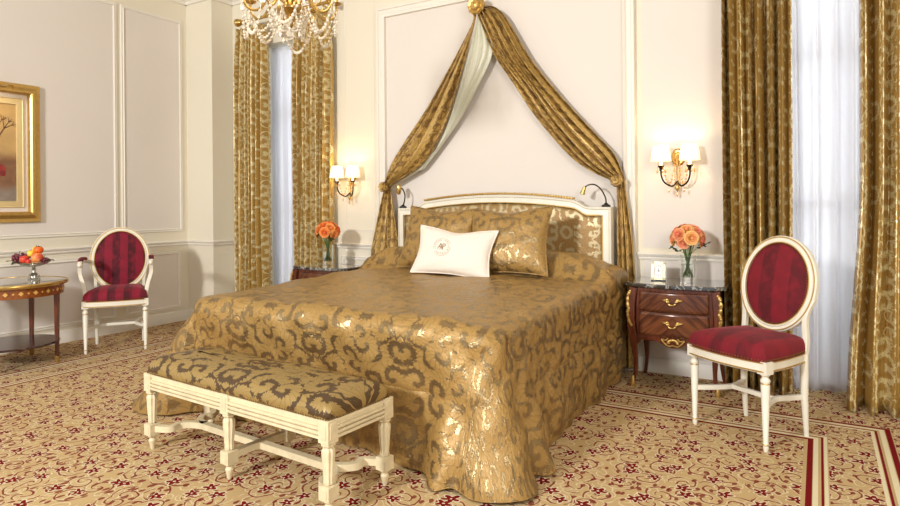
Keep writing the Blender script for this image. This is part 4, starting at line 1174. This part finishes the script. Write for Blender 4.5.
# local: x along wall (rotated), -y into the room
w_, h_ = (py1-py0), (pz1-pz0)
def flr(mb, w, h, prof): mb.loop([(-w/2, -.004, -h/2), (w/2, -.004, -h/2), (w/2, -.004, h/2), (-w/2, -.004, h/2)], prof, (0, -1, 0))
m = MB(); flr(m, w_, h_, [(0, 0), (0, .05), (-.012, .062), (-.03, .062), (-.035, .045), (-.06, .03), (-.085, .034), (-.09, .026), (-.09, 0)][::1]); 
obj('frame', m, 'gilt', pc)
m = MB(); flr(m, w_-.18, h_-.18, [(0, 0), (0, .022), (-.045, .012), (-.05, .016), (-.055, 0)]); obj('liner', m, 'liner', pc)
m = MB(); m.span((-w_/2+.08, -.010, -h_/2+.08), (w_/2-.08, -.004, h_/2-.08)); cv = obj('canvas', m, 'canvas', pc)
m = MB()
def twig(x, z, ang, ln, r_, dpt):
    x2, z2 = x+ln*sin(ang), z+ln*cos(ang); m.tube([(x, -.012, z), (x2, -.012, z2)], [r_, r_*.6], 5)
    if dpt:
        for a in (-.55, .1, .6): twig(x2, z2, ang+a+.1*sin(x*50), ln*.62, r_*.6, dpt-1)
twig(.36, -.06, 0, .17, .008, 3); twig(.05, -.1, .1, .16, .008, 3); twig(-.25, -.08, -.1, .15, .008, 3)
obj('painted_tree', m, 'paint_dark', cv)
m = MB(); m.prism([(.20, -.20), (.42, -.20), (.425, -.13), (.39, -.10), (.35, -.095), (.31, -.04), (.22, -.04), (.20, -.08)], -.013, -.0105)
obj('painted_car', m, 'paint_red', cv)
pl_ = thing('picture_light', 'slim brass picture light arching over the gilt painting frame', 'picture light', (XL+.05, 2.62, pz1+.0))
m = MB(); m.tube(bez([(-.02, 0, .004), (.0, 0, .045), (.03, -.02, .06), (.09, -.08, .05), (.15, -.12, .02)], 6), .006, 8); m.sph((-.015, 0, .008), (.014, .014, .008), 10, 6); obj('arm', m, 'brass', pl_)
m = MB(); m.tube([(.15, -.60, .015), (.15, -.22, .015)], .02, 14); m.tube([(.15, -.12, .02), (.15, -.24, .016)], .006, 8); obj('lamp_head', m, 'brass', pl_)
ld = bpy.data.lights.new('picture_bulb', 'AREA'); ld.shape = 'RECTANGLE'; ld.size = .4; ld.size_y = .02; ld.energy = 1.2; ld.color = (1, .75, .45)
lo = bpy.data.objects.new('picture_bulb', ld); col.objects.link(lo); lo.parent = pl_; lo.location = (.15, -.31, -.012); lo.rotation_euler = (0, R(28), 0)
lo.rotation_euler = Mx.Identity(3).to_euler(); lo.rotation_euler = (0, R(25), pi/2*0); ld.size = .02; ld.size_y = .4

# ------------------------------------------------------------------ chandelier
CX, CY, CZ = -2.554, 2.553, 2.30
ch = thing('chandelier', 'gilt and crystal bead chandelier hanging from the ceiling above the bed foot', 'chandelier', (CX, CY, CZ))
m = MB(); m.lathe([(.003, -.075), (.012, -.068), (.016, -.055), (.010, -.045), (.02, -.035), (.03, -.02), (.022, -.005), (.045, .01), (.075, .022), (.078, .034), (.05, .045), (.03, .07), (.022, .12), (.04, .16), (.05, .20), (.03, .25), (.015, .30), (.02, .36), (.04, .40), (.015, .44), (.008, .5), (.006, ZC-CZ-.1)], 28); obj('stem', m, 'brass', ch)
m = MB(); m.lathe([(.02, ZC-CZ-.11), (.06, ZC-CZ-.07), (.07, ZC-CZ-.0)], 24); obj('ceiling_rose', m, 'brass', ch)
NA = 8; tips = []
for k in range(NA):
    a = 2*pi*k/NA+.25; d = V((cos(a), sin(a), 0))
    P_ = lambda r_, z: tuple(d*r_+V((0, 0, z)))
    pts = bez([P_(.03, .06), P_(.08, .10), P_(.13, .06), P_(.18, .005), (P_(.23, .005)), P_(.262, .05), P_(.262, .09)], 6)
    m = MB(); m.tube(pts, .0075, 8); m.tube(bez([P_(.13, .06), P_(.16, .09), P_(.19, .075), P_(.18, .05)], 5), .004, 6)
    ar = obj('arm', m, 'brass', ch)
    m = MB(); m.lathe([(.006, .085), (.03, .095), (.036, .102), (.012, .104), (.014, .125), (.009, .13)], 18, Mx.Translation(d*.262)); obj('candle_cup', m, 'brass', ar)
    m = MB(); m.lathe([(.009, .125), (.009, .20)], 10, Mx.Translation(d*.262)); obj('candle', m, 'cream', ar)
    m = MB(); m.sph(d*.262+V((0, 0, .222)), (.01, .01, .024), 8, 6); obj('bulb', m, 'bulb', ar)
    tips.append(d)
def strand(p, q, sag, n, r_, drop=None):
    m = MB(); p, q = V(p), V(q)
    for i in range(n+1):
        u = i/n; x = p.lerp(q, u)-V((0, 0, sag*4*u*(1-u))); k = r_*(.7+.5*sin(pi*u)); m.sph(x, k, 8, 6)
    m.tube([p.lerp(q, i/n)-V((0, 0, sag*4*(i/n)*(1-i/n))) for i in range(n+1)], .0015, 4)
    if drop: x = p.lerp(q, .5)-V((0, 0, sag+.022)); m.sph(x, (.008, .006, .018), 6, 4)
    obj('bead_strand', m, 'crystal', ch, flat=True)
for k in range(NA):
    a_, b_ = tips[k], tips[(k+1) % NA]
    strand(a_*.268+V((0, 0, .085)), b_*.268+V((0, 0, .085)), .20+.02*(k % 3), 18, .0085)
    strand(a_*.262+V((0, 0, .085)), a_*.09+V((0, 0, .03)), .17, 14, .0072)
    strand(a_*.08+V((0, 0, .02)), b_*.08+V((0, 0, .02)), .09+.03*(k % 2), 10, .007, drop=True)
    strand(a_*.10+V((0, 0, .02)), tips[(k+2) % NA]*.10+V((0, 0, .02)), .13, 14, .0065)
    strand(a_*.262+V((0, 0, .10)), a_*.10+V((0, 0, .42)), -.02, 16, .006)
    m = MB()
    for q in range(3): m.sph(a_*.268+V((0, 0, .07-.02*q)), .007-.001*q, 8, 6)
    m.sph(a_*.268+V((0, 0, .005)), (.009, .007, .022), 6, 4); obj('pendant', m, 'crystal', ch, flat=True)
ld = bpy.data.lights.new('chandelier_bulbs', 'POINT'); ld.energy = 8; ld.color = (1, .78, .5); ld.shadow_soft_size = .2
lo = bpy.data.objects.new('chandelier_light', ld); col.objects.link(lo); lo.parent = ch; lo.location = (0, 0, .32)

# ------------------------------------------------------------------ light
w = bpy.data.worlds.new('world'); sc.world = w; w.use_nodes = True
bg = w.node_tree.nodes['Background']; bg.inputs[0].default_value = (.98, .98, 1, 1); bg.inputs[1].default_value = .48
def area(name, loc, tgt, sx_, sy_, e, c):
    ld = bpy.data.lights.new(name, 'AREA'); ld.shape = 'RECTANGLE'; ld.size = sx_; ld.size_y = sy_; ld.energy = e; ld.color = c
    lo = bpy.data.objects.new(name, ld); col.objects.link(lo); lo.location = loc
    lo.rotation_euler = (V(tgt)-V(loc)).to_track_quat('-Z', 'Y').to_euler(); return lo
area('key_light', (-2.6, -3.4, 2.9), (-3.0, 3.8, .9), 0.6, 0.6, 380, (1, .98, .95))
area('right_fill', (1.6, -.2, 2.3), (-1.6, 3.0, .5), 1.3, 1.6, 92, (1, .98, .95))  # soft fill lamp added at right front; no window stands there
area('window_daylight', (.16, YB+.6, 1.7), (.1, 3, 1.3), 1.1, 2.6, 34, (.95, .98, 1))
area('window_daylight', (-4.57, YB+.6, 1.7), (-4.5, 3, 1.3), .8, 2.4, 20, (.84, .92, 1))
vs = sc.view_settings
vs.view_transform = 'Standard'; vs.look = 'None'; vs.gamma = 1; vs.use_curve_mapping = False; vs.exposure = 0.0
